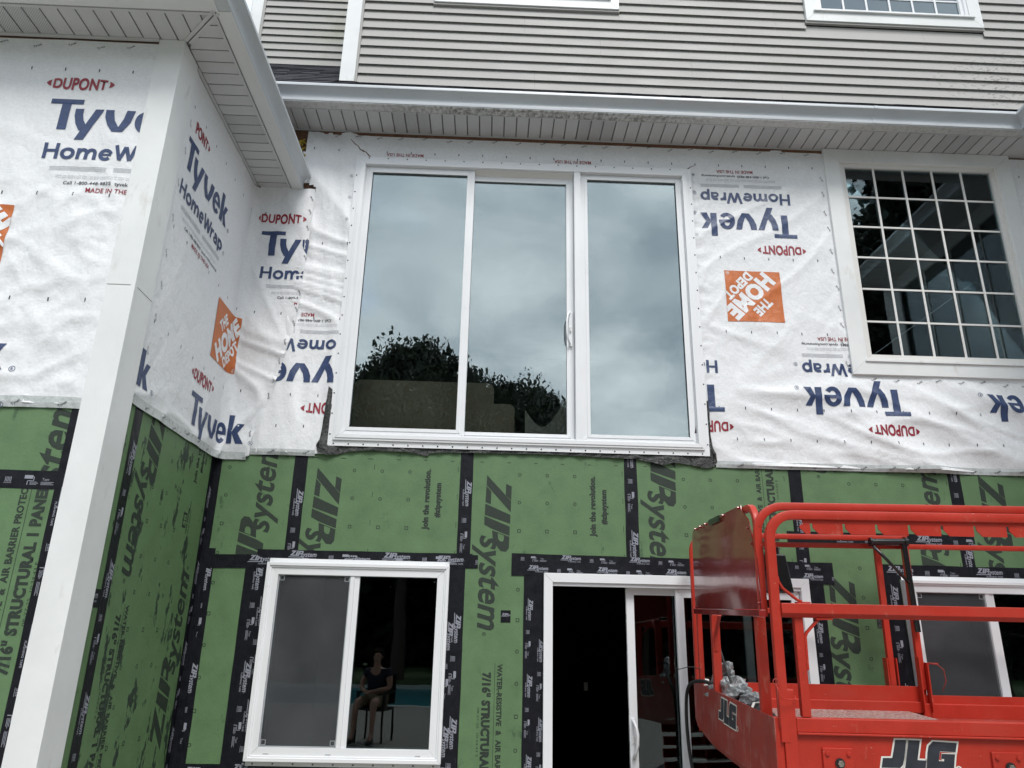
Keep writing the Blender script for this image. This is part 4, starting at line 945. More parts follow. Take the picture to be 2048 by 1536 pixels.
# sliding basement windows
def basement_window(x, z, lab, scr=True):
    global w, wo
    w = empty('basement_window', (x, 0, z), H, label=lab); wo = Vector((x, 0, z))
    X1, Z1 = x+1.270, z+1.255
    sub(ring(MB(), x+0.004, X1-0.004, z-0.032, Z1+0.03, 0.06, -0.010, -0.0075), 'nail_fin', 'vinyl', bevel=0)
    sub(ring(MB(), x, X1, z, Z1, 0.022, -0.058, 0.0), 'frame', 'vinyl'); sub(ring(MB(), x+0.018, X1-0.018, z+0.018, Z1-0.018, 0.016, -0.050, 0.0), 'frame_step', 'vinyl')
    sub(ring(MB(), x+0.032, X1-0.032, z+0.032, Z1-0.032, 0.050, -0.042, 0.06), 'frame_face', 'vinyl')
    sub(MB().box(x+0.583, x+0.612, -0.036, 0.02, z+0.083, Z1-0.078), 'meeting_stile', 'vinyl'); sub(MB().box(x+0.6125, x+0.648, -0.030, 0.02, z+0.083, Z1-0.078), 'fixed_stile', 'vinyl')
    sub(MB().box(x+0.084, x+0.583, -0.004, 0.0, z+0.086, Z1-0.08), 'pane', 'glass2', None, 0)
    sub(MB().box(x+0.648, X1-0.082, -0.020, -0.016, z+0.083, Z1-0.08), 'pane', 'glass2', None, 0)
    sub(ring(MB(), x+0.084, x+0.5825, z+0.084, Z1-0.080, 0.006, -0.030, -0.022), 'screen_frame', 'screen_edge', None, 0)
    sub(MB().quad((x+0.090, -0.026, z+0.090), (x+0.577, -0.026, z+0.090), (x+0.577, -0.026, Z1-0.086), (x+0.090, -0.026, Z1-0.086)), 'insect_screen', 'screen', None, 0)
    mb = MB()
    for cx in (x+0.108, x+0.558):
        for cz in (z+0.110, Z1-0.105): ring(mb, cx-0.016, cx+0.016, cz-0.016, cz+0.016, 0.003, -0.0285, -0.0265)
    sub(mb, 'screen_clip', 'screen_edge', None, 0)
    for q in (0.12, 0.52, 1.10): sub(MB().box(x+q, x+q+0.035, -0.0435, -0.0422, z+0.042, z+0.047), 'weep_slot', 'screen_edge', None, 0)
    mb = MB()
    for i in range(10):
        mb.sweep([(x+0.05+0.13*i, -0.010, z-0.018), (x+0.05+0.13*i, -0.013, z-0.018)], [(0.0055*math.cos(a*math.pi/3), 0.0055*math.sin(a*math.pi/3)) for a in range(6)], (0, 0, 1))
    sub(mb, 'screw_heads', 'blackmetal', None, 0)
basement_window(-1.527, 0.856, 'new white sliding basement window between black-taped edges, grey screen on its left half')
basement_window(2.985, 0.836, 'white basement window behind the red lift, grey screen on its left half')

# sliding patio door, half open
w = empty('patio_door', (1.35, 0, 0), H, label='white sliding patio door standing half open on a dark basement'); wo = Vector((1.35, 0, 0))
sub(MB().prism([(0.409, 0.0), (0.471, 0.0), (0.471, 2.0179), (0.409, 2.0799)], -0.045, 0.09), 'jamb', 'vinyl'); sub(MB().prism([(2.298, 0.0), (2.298, 2.0799), (2.236, 2.0179), (2.236, 0.0)], -0.045, 0.09), 'jamb', 'vinyl')
sub(MB().prism([(0.4095, 2.081), (0.4715, 2.019), (2.2355, 2.019), (2.2975, 2.081)], -0.045, 0.09), 'head', 'vinyl')
sub(MB().box(0.471, 2.236, -0.03, 0.02, 1.995, 2.0185), 'head_track', 'vinyl'); sub(MB().box(0.409, 2.298, -0.05, 0.09, 0.0, 0.04), 'sill', 'beige')
sub(ring(MB(), 1.345, 2.232, 0.042, 1.993, 0.058, -0.006, 0.028, 0.09), 'fixed_panel', 'vinyl'); sub(MB().box(1.402, 2.176, 0.008, 0.012, 0.13, 1.937), 'pane', 'glass2', 'fixed pane mirroring the red lift', 0)
sub(ring(MB(), 1.000, 1.89, 0.042, 2.005, 0.056, 0.036, 0.070, 0.09), 'sliding_panel', 'vinyl'); sub(MB().box(1.054, 1.836, 0.050, 0.054, 0.13, 1.951), 'pane', 'glass2', None, 0)
sub(MB().tube([(1.022, 0.036, 0.905), (1.022, 0.006, 0.915), (1.030, -0.020, 0.945), (1.040, -0.028, 0.99), (1.042, -0.028, 1.05), (1.034, -0.020, 1.095), (1.024, 0.006, 1.122), (1.022, 0.036, 1.132)], 0.010, 8, (1, 0, 0)), 'handle', 'vinyl', bevel=0, smooth=True)
sub(MB().box(1.010, 1.036, 0.027, 0.036, 0.895, 1.145), 'handle_plate', 'vinyl'); sub(MB().box(1.016, 1.028, 0.018, 0.027, 0.99, 1.03), 'latch', 'beige')

# rooms behind the openings
def room(x0, x1, y1, z0, z1, m, lb, ceil=None):
    mb = MB(); y0 = 0.112
    mb.quad((x0, y1, z0), (x1, y1, z0), (x1, y1, z1), (x0, y1, z1)); mb.quad((x0, y0, z0), (x0, y1, z0), (x0, y1, z1), (x0, y0, z1)); mb.quad((x1, y0, z0), (x1, y0, z1), (x1, y1, z1), (x1, y1, z0))
    mb.quad((x0, y0, z0), (x1, y0, z0), (x1, y1, z0), (x0, y1, z0))
    if not ceil: mb.quad((x0, y0, z1), (x0, y1, z1), (x1, y1, z1), (x1, y0, z1))
    o = mb.build('room_interior', m, H)
    if ceil:
        k = int((y1-y0)/0.14)
        c = MB()
        for i in range(k): c.box(x0, x1, y0+i*0.14+0.004, y0+(i+1)*0.14-0.004, z1, z1+0.02)
        c.build('ceiling_boards', ceil, H, bevel=0.004); MB().box(x0, x1, y0, y1, z1+0.021, z1+0.05).build('ceiling_back', 'black', H)
    return o
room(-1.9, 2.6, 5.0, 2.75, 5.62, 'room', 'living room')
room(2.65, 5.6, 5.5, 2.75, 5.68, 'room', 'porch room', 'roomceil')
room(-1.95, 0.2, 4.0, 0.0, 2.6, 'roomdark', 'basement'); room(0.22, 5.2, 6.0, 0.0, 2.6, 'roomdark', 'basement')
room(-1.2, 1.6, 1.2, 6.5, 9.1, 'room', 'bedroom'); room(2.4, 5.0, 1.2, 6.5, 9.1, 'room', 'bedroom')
box('light_switch', 'offwhite', 1.02, 1.06, 2.6, 2.61, 1.15, 1.23, H)

# ------------------------------------------------------------------ siding of the upper storey
def siding(name, m, x0, x1, z0, n, y, seams, holes, lab, pitch=0.1036):
    p = empty(name, (x0, y, z0), H, label=lab)
    for k in range(n):
        zb = z0+k*2*pitch; cuts = sorted([x0]+[s for kk, s in seams if kk == k]+[e for h in holes if zb+0.02 < h[3] and zb+2*pitch-0.02 > h[2] for e in h[:2]]+[x1])
        for a, b in zip(cuts, cuts[1:]):
            mb = MB()
            for lap in (0, 1):
                za_, zb_ = zb+lap*pitch, zb+(lap+1)*pitch
                spans = [(a+0.0004, b-0.0004)]
                for h in holes:
                    if za_+0.02 < h[3] and zb_-0.02 > h[2]:
                        nx = []
                        for s0, s1 in spans:
                            if h[0] > s0 and h[1] < s1: nx += [(s0, h[0]), (h[1], s1)]
                            elif h[0] <= s0 < h[1]: nx.append((h[1], s1)) if h[1] < s1 else None
                            elif h[0] < s1 <= h[1]: nx.append((s0, h[0]))
                            else: nx.append((s0, s1))
                        spans = nx
                for s0, s1 in spans:
                    # face leaning out to the butt, rolled lip, underside with its drip
                    nseg = max(1, int((s1-s0)/0.3))
                    for i in range(nseg):
                        u0_, u1_ = s0+(s1-s0)*i/nseg, s0+(s1-s0)*(i+1)/nseg
                        def pr(u):
                            wv = 0.0012*noise.noise((u*0.9, zb*7, 3)); o = 0.004*max(0, noise.noise((u*0.8, 4, 9))) if (k == 0 and lap == 0) else 0
                            return [(u-x0, -0.0012, zb_+0.045-z0), (u-x0, -0.0015, zb_-0.004-z0), (u-x0, -0.0195+wv-o, za_+0.004-z0), (u-x0, -0.0205+wv-o, za_+0.001-z0), (u-x0, -0.0195+wv-o, za_-z0), (u-x0, -0.0150+wv-o, za_+0.0015-z0)]
                        A_, B_ = pr(u0_), pr(u1_)
                        for j in range(5): mb.quad(A_[j], B_[j], B_[j+1], A_[j+1])
            if mb.f:
                bm = bmesh.new(); me = bpy.data.meshes.new('siding_board'); me.from_pydata(mb.v, [], mb.f); bm.from_mesh(me); bmesh.ops.remove_doubles(bm, verts=bm.verts, dist=1e-5); bm.to_mesh(me); bm.free()
                link('siding_board', me, m, p)
    return p
SZ = 6.372-0.1036
siding('upper_siding', 'siding', -1.279, 5.2, SZ, 12, 0.0, [(0, 2.54), (0, 0.3), (1, 1.73), (1, 4.9), (2, 4.655), (2, 0.9), (3, 3.958), (3, 0.2), (4, 2.556), (5, 1.4)],
       [(-0.642, 1.08, 7.19, 9.1), (2.848, 4.545, 7.16, 9.1)], 'warm grey lap siding of the upper storey')
siding('set_back_siding', 'siding2', -2.692, -1.435, 7.562-0.1014, 14, 1.27, [], [], 'mildewed lap siding of the set-back wall above the shingles', pitch=0.1014)
bpy.data.objects['set_back_siding'].location = (-2.692, 1.27, 7.562-0.1014)
box('set_back_wall', 'room', -2.86, -1.436, 1.275, 1.4, 6.0, 10.5, H)
box('upper_side_wall', 'siding', -1.434, -1.40, 0.112, 1.27, 6.0, 9.2, H)
box('upper_corner_board', 'trim', -1.434, -1.302, -0.024, 0.0, 6.275, 9.2, H, bevel=0.002); box('upper_corner_board', 'trim', -1.434, -1.41, 0.001, 0.11, 6.275, 9.2, H, bevel=0.002)
box('j_channel', 'siding', -1.3015, -1.280, -0.020, 0.0, 6.275, 9.2, H, bevel=0.001)
box('upper_corner_board', 'trim', -2.846, -2.722, 1.246, 1.27, 7.0, 10.5, H, bevel=0.002); box('j_channel', 'siding', -2.7215, -2.693, 1.250, 1.27, 7.0, 10.5, H, bevel=0.001)
box('backing_board', 'black', -1.40, 5.2, 0.0, 0.012, 5.78, 6.30, H)

# roofs
def roof(name, x0, x1, y0, z0, y1, z1, rows, lab=None):
    mb = MB(); rn = random.Random(8)
    for i in range(rows):
        a, b = i/rows, (i+1)/rows; x = x0
        while x < x1:
            wd_ = rn.uniform(0.12, 0.3); xe = min(x1, x+wd_); t = rn.uniform(0.004, 0.011); x_ = x
            ya, yb = y0+(y1-y0)*a, y0+(y1-y0)*b; z_a, z_b = z0+(z1-z0)*a, z0+(z1-z0)*b
            ny, nz = -(z1-z0), (y1-y0); q = math.hypot(ny, nz); ny /= q; nz /= q
            mb.quad((x_, ya+ny*t, z_a+nz*t), (xe, ya+ny*t, z_a+nz*t), (xe, yb+ny*0.002, z_b+nz*0.002), (x_, yb+ny*0.002, z_b+nz*0.002))
            mb.quad((x_, ya, z_a), (xe, ya, z_a), (xe, ya+ny*t, z_a+nz*t), (x_, ya+ny*t, z_a+nz*t)); x = xe+0.002
    return mb.build(name, 'shingle', H, label=lab)
roof('shingle_roof', -4.5, -1.436, -0.40, 5.90, 1.27, 7.58, 14, 'dark shingle roof strip between the gutter and the set-back wall'); roof('pent_roof', -1.434, 4.4, -0.38, 5.93, -0.026, 6.26, 4)
MB().quad((-7, -1.90, 5.26), (-1.69, -1.90, 5.26), (-2.6, -1.0, 5.62), (-7, -1.0, 5.62)).quad((-1.69, -1.90, 5.26), (-1.69, 0.0, 5.26), (-2.6, 0.0, 5.62), (-2.6, -1.0, 5.62)).build('bay_roof', 'shingle', H)
MB().quad((-4.5, -0.40, 5.90), (-1.436, -0.40, 5.90), (-1.436, 1.27, 7.57), (-4.5, 1.27, 7.57)).build('roof_deck', 'black', H)

# ------------------------------------------------------------------ eaves: gutters, fascias, soffits
GP = [(0.000, 0.000), (0.072, 0.000), (0.079, 0.004), (0.080, 0.016), (0.076, 0.022), (0.073, 0.045), (0.078, 0.068), (0.092, 0.088), (0.112, 0.103), (0.121, 0.110), (0.128, 0.113), (0.1295, 0.135), (0.127, 0.139), (0.112, 0.139), (0.111, 0.133), (0.125, 0.132), (0.123, 0.116), (0.0, 0.02)]
def gutter(path, name, lab=None, z=0.0, m='gutter'):
    """path: list of functions offset -> (x, y)"""
    mb = MB(); k = len(GP)
    for f in path:
        for o, h in GP: x, y = f(o); mb.v.append((x, y, z+h))
    for i in range(len(path)-1):
        for j in range(k-1): a = i*k+j; mb.f.append((a, a+1, a+1+k, a+k))
    mb.f.append(tuple(range(k))); mb.f.append(tuple(range((len(path)-1)*k, len(path)*k)))
    o = mb.build(name, m, H, label=lab); o.data.polygons.foreach_set('use_smooth', [True]*len(o.data.polygons)); o.data.set_sharp_from_angle(angle=R(38)); return o
gutter([lambda o: (-1.98, -0.30-o), lambda o: (3.126, -0.30-o)], 'gutter', 'long white gutter across the house', 5.757)
gutter([lambda o: (3.128, -0.302-o), lambda o: (4.75-0.302-o, -0.302-o), lambda o: (4.75-0.302-o, -2.6)], 'gutter', 'gutter length turning the right inside corner', 5.756)
gutter([lambda o: (3.112, -0.3025-o*1.012), lambda o: (3.142, -0.3025-o*1.012)], 'gutter_joint', None, 5.7565)
gutter([lambda o: (-7, -1.886-o), lambda o: (-1.70+o, -1.886-o), lambda o: (-1.70+o, -0.022)], 'gutter', 'gutter round the left bay', 5.151)
box('fascia', 'fascia', -2.0, 4.449, -0.298, -0.280, 5.757, 5.90, H); box('fascia', 'fascia', 4.4485, 4.466, -2.6, -0.28, 5.757, 5.90, H)
box('fascia', 'fascia2', -7, -1.718, -1.884, -1.868, 5.151, 5.29, H); box('fascia', 'fascia2', -1.718, -1.702, -1.884, -0.02, 5.151, 5.29, H)
# underside of the gutters' ledge: flat fascia return
box('fascia_return', 'fascia', -2.0, 4.40, -0.374, -0.290, 5.7520, 5.7565, H); box('fascia_return', 'fascia2', -7, -1.70, -1.962, -1.876, 5.1460, 5.1505, H); box('fascia_return', 'fascia2', -1.710, -1.624, -1.8755, -0.022, 5.1460, 5.1505, H)
so_main = empty('main_soffit', (0, 0, 5.755), H, label='grey-white ribbed soffit under the main eave')
def slat(poly, z, vent, par, oz):
    n = len(poly); mb = MB(); mb.prism(poly, z-oz, z+0.010-oz, 'z'); return mb.build('soffit_slat', 'vent' if vent else 'soffit', par)
for k in range(-4, 62):
    x0 = -1.634+0.1044*k
    if x0 > 4.36: break
    slat([(x0+0.007, -0.284), (x0+0.1004, -0.284), (x0+0.1004, -0.016), (x0+0.007, -0.016)], 5.756, (k-7) % 15 in (0, 1, 2), so_main, 5.755)
box('soffit_backing', 'groove', -2.0, 4.75, -0.30, 0.0, 5.7665, 5.775, H)
box('soffit_channel', 'soffit', -2.0, 2.83, -0.018, -0.0125, 5.742, 5.7555, H); box('soffit_channel', 'soffit', -2.0, 4.44, -0.288, -0.280, 5.7505, 5.7555, H)
box('right_soffit', 'soffit', 4.452, 4.75, -2.6, -0.0, 5.756, 5.765, H); box('soffit_channel', 'soffit', 4.425, 4.452, -0.279, -0.01, 5.748, 5.766, H)
mb = MB()
for a, b, c, d in rects_minus(-2.6, 0.0, 2.9, 5.755, [(-2.3, -0.35, 3.2, 5.6)]): mb.box(4.75, 4.80, a, b, c, d)
mb.build('right_return_wall', 'wrap', H)
rw2 = box('return_window', 'glass', 4.776, 4.780, -2.3, -0.35, 3.2, 5.6, H, label='tall window in the right return wall, seen only mirrored'); box('return_room', 'room', 4.80, 5.5, -2.6, -0.05, 2.9, 5.7, H)
for q in (-1.80, -1.32, -0.84): box('muntin', 'beige', 4.768, 4.775, q-0.01, q+0.01, 3.2, 5.6, rw2)
for q in (-2.3, -0.35): box('frame', 'vinyl', 4.73, 4.749, q-0.05, q+0.05, 3.15, 5.65, rw2)

so_bay = empty('bay_soffit', (-2, -1.7, 5.149), H, label='white ribbed soffit wrapping the corner of the left bay'); so_bay.location = (0, 0, 5.149)
mit = lambda x: -1.62-(x+1.976)*(0.265/0.276)     # y of the mitre at x
for k in range(-36, 14):
    x0 = -3.093+0.1060*k; x1 = x0+0.102; x0 += 0.006
    if x0 > -1.73: break
    x1 = min(x1, -1.722)
    ya = -1.618 if x0 < -1.976 else min(-1.618, mit(x0)+0.0); yb = -1.618 if x1 < -1.976 else mit(x1)
    pl = [(x0, -1.874), (x1, -1.874), (x1, max(yb, -1.873)), (x0, max(ya, -1.873))]
    slat(pl, 5.150, k % 12 in (0, 1, 2), so_bay, 5.149)
imit = lambda y: -1.976+(-1.62-y)*(0.276/0.265)
for k in range(-4, 16):
    y0 = -1.557+0.1040*k; y1 = min(y0+0.100, -0.006); y0 += 0.006
    if y0 > -0.02: break
    y0 = max(y0, -1.868)
    if y1 <= y0+0.005: continue
    xa = -1.984 if y0 > -1.62 else imit(y0)+0.008; xb = -1.984 if y1 > -1.62 else imit(y1)+0.008
    slat([(xa, y0), (-1.724, y0), (-1.724, y1), (xb, y1)], 5.150, k in (6, 7, 8), so_bay, 5.149)
box('soffit_backing', 'groove', -7, -1.70, -1.87, 0.0, 5.1615, 5.17, H)
for dx_ in (-0.014, 0.014):
    a = Vector((-1.976+dx_*0.7, -1.620+dx_*0.72, 5.1465)); b = Vector((-1.716+dx_*0.7, -1.870+dx_*0.72, 5.1465))
    MB().sweep([a, b], rect_prof(0.020, 0.006), (0, 0, 1)).build('mitre_strip', 'soffit', H)
box('soffit_channel', 'soffit', -7, -2.146, -1.640, -1.618, 5.139, 5.1495, H); box('soffit_channel', 'soffit', -2.006, -1.986, -1.40, -0.006, 5.139, 5.1495, H)
box('soffit_channel', 'soffit', -7, -1.735, -1.868, -1.850, 5.1415, 5.1495, H); box('soffit_channel', 'soffit', -1.738, -1.722, -1.868, -0.006, 5.1415, 5.1495, H)
box('soffit_channel', 'soffit', -1.985, -1.62, -0.022, -0.006, 5.139, 5.1495, H)

# white corner boards of the bay
for z0, z1, e in ((0.05, 3.447, 0.0), (3.450, 5.148, 0.0015)):
    cbn = 'corner_board'
    box(cbn, 'trim', -2.144-e, -1.9895+e*0.6, -1.631-e, -1.613, z0, z1, H, bevel=0.0025, label='white outside corner board of the bay, upper length' if z0 > 3 else 'white outside corner board of the bay, lower length')
    box(cbn, 'trim', -2.008, -1.990+e, -1.6128, -1.408+e, z0, z1, H, bevel=0.0025)
box('corner_bead', 'trim', -2.010, -1.9885, -1.6345, -1.6326, 0.05, 5.146, H)
box('corner_bead', 'trim', -1.9884, -1.9865, -1.6345, -1.608, 0.05, 5.146, H)
box('corner_sliver', 'plywood', -2.012, -2.006, -1.43, -1.395, 2.9, 5.13, H, label='thin brown sliver beside the corner board')

# ------------------------------------------------------------------ things seen through the wide window
sf = empty('sofa', (-0.3, 0.42, 2.76), label='tan upholstered sofa back seen through the left and middle panes of the wide window', cat='sofa')
def rrect(x0, x1, z0, z1, r, n=5):
    p = []
    for cx, cz, a0 in ((x1-r, z0+r, -90), (x1-r, z1-r, 0), (x0+r, z1-r, 90), (x0+r, z0+r, 180)):
        for i in range(n+1): a = R(a0+90*i/n); p.append((cx+r*math.cos(a), cz+r*math.sin(a)))
    return p
rel(MB().prism(rrect(-1.12, 0.02, 2.78, 3.62, 0.06), 0.36, 0.56), (-0.3, 0.42, 2.76)).build('backrest', 'tan', sf, bevel=0.02)
rel(MB().prism(rrect(-0.25, 0.19, 2.78, 3.42, 0.05), 0.28, 0.40), (-0.3, 0.42, 2.76)).build('armrest', 'tan', sf, bevel=0.02)
mb = MB(); n = 20
for i in range(n):
    for j in range(n):
        def P_(a, b):
            x = 0.28+0.50*a; hgt = 3.42*(1-a)+3.45*a - 0.25*math.sin(a*5.5)*0.6; z = 2.80+(hgt-2.80)*b; return (x-0.5, 0.42+0.08*noise.noise((a*4, b*4, 2))-0.12*(1-b)-0.42, z-2.76)
        mb.quad(P_(i/n, j/n), P_((i+1)/n, j/n), P_((i+1)/n, (j+1)/n), P_(i/n, (j+1)/n))
o = mb.build('dust_sheet', 'cloth', None, smooth=True, label='crumpled grey plastic sheet behind the middle pane of the wide window', cat='plastic sheet'); o.location = (0.5, 0.42, 2.76)

# ------------------------------------------------------------------ red lift platform
LO = Vector((1.30945, -1.83553, 1.33205))
lx, ly, lz = Vector((0.99837, -0.05703, 0)), Vector((0.05698, 0.99765, 0.03801)), Vector((-0.00217, -0.03795, 0.99928))
BASE = 1.30
lm = Matrix.Identity(4)
for i in range(3): lm[i][0] = lx[i]; lm[i][1] = ly[i]; lm[i][2] = lz[i]
t0 = LO-lz*BASE
for i in range(3): lm[i][3] = t0[i]
LIFT = empty('scissor_lift', label='red scissor lift platform with guardrails parked before the patio door', cat='lift', mtx=lm)
def lw_(P): return LO+lx*P[0]+ly*P[1]+lz*P[2]      # lift coordinates to the world
def lp(mb, name, m='red', parent=None, **kw):
    mb.v = [(v[0], v[1], v[2]+BASE) for v in mb.v]; return mb.build(name, m, parent or LIFT, **kw)
def arc(c, r, a0, a1, n, pl):
    out = []
    for i in range(n+1):
        a = R(a0+(a1-a0)*i/n); p, q = r*math.cos(a), r*math.sin(a); out.append(pl(c[0]+p, c[1]+q))
    return out
def rprof(a, b, r=0.006):
    """rectangular tube section with eased corners"""
    p = []
    for sx, sy, a0 in ((1, -1, -90), (1, 1, 0), (-1, 1, 90), (-1, -1, 180)):
        for k in (0, 45, 90): p.append((sx*(a/2-r)+r*math.cos(R(a0+k)), sy*(b/2-r)+r*math.sin(R(a0+k))))
    return p
XE = 2.45
def xz(y): return lambda a, b: (a, y, b)
def side_rail(x0, zt, y, z0, r=0.115, xe=XE, w=(0.036, 0.036)):
    pth = [(x0, y, z0)]+arc((x0+r, zt-r), r, 180, 90, 8, xz(y))+[(xe, y, zt)]
    return MB().sweep(pth, rprof(*w), (0, 1, 0))
lp(side_rail(0.044, 0.901, 0.018, -0.10, w=(0.044, 0.040)), 'guard_rail', smooth='angle', label='front guardrail hoop nearest the camera')
lp(side_rail(0.005, 0.949, 0.075, 0.43, w=(0.038, 0.034), r=0.13), 'guard_rail', smooth='angle')
lp(MB().box(0.036, 0.094, 0.0, 0.052, -0.345, 0.118), 'post_sleeve', bevel=0.004)
# slotted plate
mb = MB(); mb.box(0.205, 1.31, 0.012, 0.017, 0.862, 0.886)
sx = [0.247+0.1546*k for k in range(7)]
eds = [0.190]+sx+[1.325]
for i in range(8):
    a = eds[i]+(0.0055 if i else 0); b = eds[i+1]-(0.0065 if i < 7 else 0)
    mb.prism([(a+(0 if i else 0.02), 0.862), (a, 0.850), (a+0.001, 0.840), (a+0.026, 0.813), (b-0.001 if i < 7 else b-0.03, 0.812), (b, 0.830), (b, 0.862)], 0.012, 0.017)
lp(mb, 'slotted_plate', bevel=0.001)
# mid rail with folded underside, knee braces, post
lp(MB().prism([(-0.012, 0.492), (0.040, 0.492), (0.046, 0.486), (0.046, 0.440), (0.036, 0.428), (0.006, 0.428), (-0.014, 0.448)], 0.066, XE, 'x'), 'mid_rail', bevel=0.002)
lp(MB().box(0.128, 0.168, 0.012, 0.050, 0.002, 0.430), 'post', bevel=0.003)
lp(MB().sweep([(0.066, 0.02, 0.612), (0.068, 0.02, 0.592), (0.085, 0.02, 0.560), (0.150, 0.02, 0.508), (0.17, 0.02, 0.500)], rprof(0.010, 0.024, 0.002), (0, 1, 0)), 'brace', smooth='angle'); lp(MB().box(0.145, 0.205, 0.0, 0.04, 0.4925, 0.499), 'brace_foot')
lp(MB().sweep([(0.170, 0.02, 0.20), (0.172, 0.02, 0.345), (0.18, 0.02, 0.362), (0.235, 0.02, 0.418), (0.25, 0.02, 0.427)], rprof(0.010, 0.024, 0.002), (0, 1, 0)), 'brace', smooth='angle'); lp(MB().box(0.225, 0.30, 0.0, 0.04, 0.4205, 0.4275), 'brace_foot')
# near toe beam, ledge and side plate
lp(MB().prism([(0.0, 0.0), (0.05, 0.0), (0.05, -0.055), (0.0, -0.058)], 0.0945, XE, 'x'), 'toe_board', bevel=0.003)
lp(MB().box(0.0945, XE, -0.010, 0.03, -0.067, -0.0585), 'ledge', bevel=0.002)
lp(MB().box(0.0945, XE, 0.008, 0.016, -0.345, -0.0675), 'side_plate', bevel=0.001)
lp(MB().box(0.0, 0.0355, 0.012, 0.05, -0.345, 0.0), 'corner_plate', bevel=0.002)
for bx in (0.196, 0.930, 1.66):
    b = lp(MB().box(bx, bx+0.132, -0.004, 0.0078, -0.262, -0.118), 'pivot_bracket', bevel=0.002)
    mb = MB()
    for dx_, dz in ((0.02, -0.022), (0.112, -0.022), (0.02, -0.125), (0.112, -0.125)):
        mb.sweep([(bx+dx_, -0.004, -0.118+dz), (bx+dx_, -0.011, -0.118+dz)], [(0.010*math.cos(a*math.pi/3), 0.010*math.sin(a*math.pi/3)) for a in range(6)], (0, 0, 1))
    lp(mb, 'bolt', 'red', b, bevel=0.001)
    lp(MB().sweep([(bx+0.070, -0.004, -0.178), (bx+0.070, -0.010, -0.178)], [(0.021*math.cos(a*math.pi/8), 0.021*math.sin(a*math.pi/8)) for a in range(16)], (0, 0, 1)), 'washer', 'blackmetal', b)
    lp(MB().sweep([(bx+0.070, -0.010, -0.178), (bx+0.070, -0.022, -0.178)], [(0.014*math.cos(a*math.pi/3), 0.014*math.sin(a*math.pi/3)) for a in range(6)], (0, 0, 1)), 'pivot_bolt', 'steel', b, bevel=0.001)
# deck and far toe boards
lp(MB().box(0.012, 1.36, 0.052, 1.64, -0.160, -0.150), 'deck', 'deck'); lp(MB().prism([(1.36, 0.052), (1.62, 0.052), (1.36, 1.2)], -0.160, -0.150, 'z'), 'deck', 'deck')
lp(MB().box(1.3605, XE, 0.052, 1.62, -0.195, -0.185), 'extension_deck', 'redscuff')
lp(MB().box(0.012, 1.455, 1.655, 1.663, -0.30, 0.0), 'toe_board', bevel=0.001); lp(MB().box(0.012, 1.455, 1.635, 1.6545, -0.160, -0.092), 'toe_ledge', bevel=0.004)
lp(MB().box(1.456, XE, 1.648, 1.660, -0.30, -0.052), 'toe_board', 'red', bevel=0.001); lp(MB().box(1.456, XE, 1.625, 1.6475, -0.30, -0.100), 'toe_ledge', bevel=0.005)
# far guardrails, gate post, gate arm
lp(side_rail(0.044, 0.901, 1.70, -0.10, w=(0.034, 0.034)), 'guard_rail', smooth='angle')
lp(side_rail(0.02, 0.953, 1.655, 0.0, xe=1.50, w=(0.036, 0.034)), 'guard_rail', smooth='angle')
lp(MB().box(1.292, 1.330, 1.682, 1.718, -0.10, 0.883), 'post', bevel=0.003); lp(MB().box(1.275, 1.284, 1.67, 1.73, -0.15, 0.17), 'post_socket'); lp(MB().box(1.338, 1.345, 1.67, 1.73, -0.15, 0.17), 'post_socket')
lp(MB().box(1.462, 1.502, 1.638, 1.672, -0.02, 0.970), 'gate_post', bevel=0.003)
lp(MB().box(1.452, 1.4605, 1.60, 1.654, -0.15, 0.185), 'post_socket', bevel=0.001); lp(MB().box(1.5035, 1.512, 1.60, 1.654, -0.15, 0.150), 'post_socket', bevel=0.001); lp(MB().box(1.461, 1.503, 1.6555, 1.664, -0.15, 0.14), 'post_socket')
lp(MB().box(0.3, XE, 1.69, 1.72, 0.44, 0.475), 'mid_rail', bevel=0.003)
ga = lp(MB().tube([(1.235, 1.61, 0.922), (1.475, 1.61, 0.926)], 0.023, 14), 'gate_arm', 'blackmetal', smooth='angle', label='black gate arm with a roller on the far rail')
lp(MB().tube([(1.228, 1.61, 0.922), (1.242, 1.61, 0.922)], 0.031, 14), 'end_collar', 'blackmetal', ga, smooth='angle'); lp(MB().tube([(1.462, 1.61, 0.925), (1.482, 1.61, 0.925)], 0.031, 14), 'end_collar', 'blackmetal', ga, smooth='angle')
lp(MB().sweep([(1.455, 1.60, 0.91), (1.468, 1.605, 0.60), (1.478, 1.61, 0.34)], rprof(0.034, 0.02, 0.006), (0, 1, 0)), 'upright', 'blackmetal', ga, smooth='angle')
lp(MB().tube([(1.245, 1.60, 0.895), (1.33, 1.60, 0.80), (1.455, 1.60, 0.655)], 0.011, 8, (0, 1, 0)), 'strut', 'blackmetal', ga, smooth=True)
# left end: posts, rounded end rail, big sheet panel, toe plate
yz = lambda x: (lambda a, b: (x, a, b))
er = [(0.012, 1.50, 0.0)]+arc((1.40, 0.855), 0.10, 0, 90, 7, yz(0.012))+[(0.012, 0.24, 0.955)]+arc((0.20, 0.855), 0.10, 90, 180, 7, yz(0.012))+[(0.012, 0.10, 0.43)]
lp(MB().sweep(er, rprof(0.034, 0.032), (1, 0, 0)), 'end_rail', smooth='angle')
lp(MB().box(0.0, 0.048, 1.105, 1.150, -0.10, 0.428), 'post', bevel=0.003); lp(MB().box(0.0, 0.046, 0.180, 0.224, -0.10, 0.428), 'post', bevel=0.003)
lp(MB().sweep([(0.02, 1.105, 0.22), (0.02, 1.102, 0.30), (0.02, 1.09, 0.325), (0.02, 0.98, 0.425)], rprof(0.010, 0.02, 0.002), (1, 0, 0)), 'brace', smooth='angle')
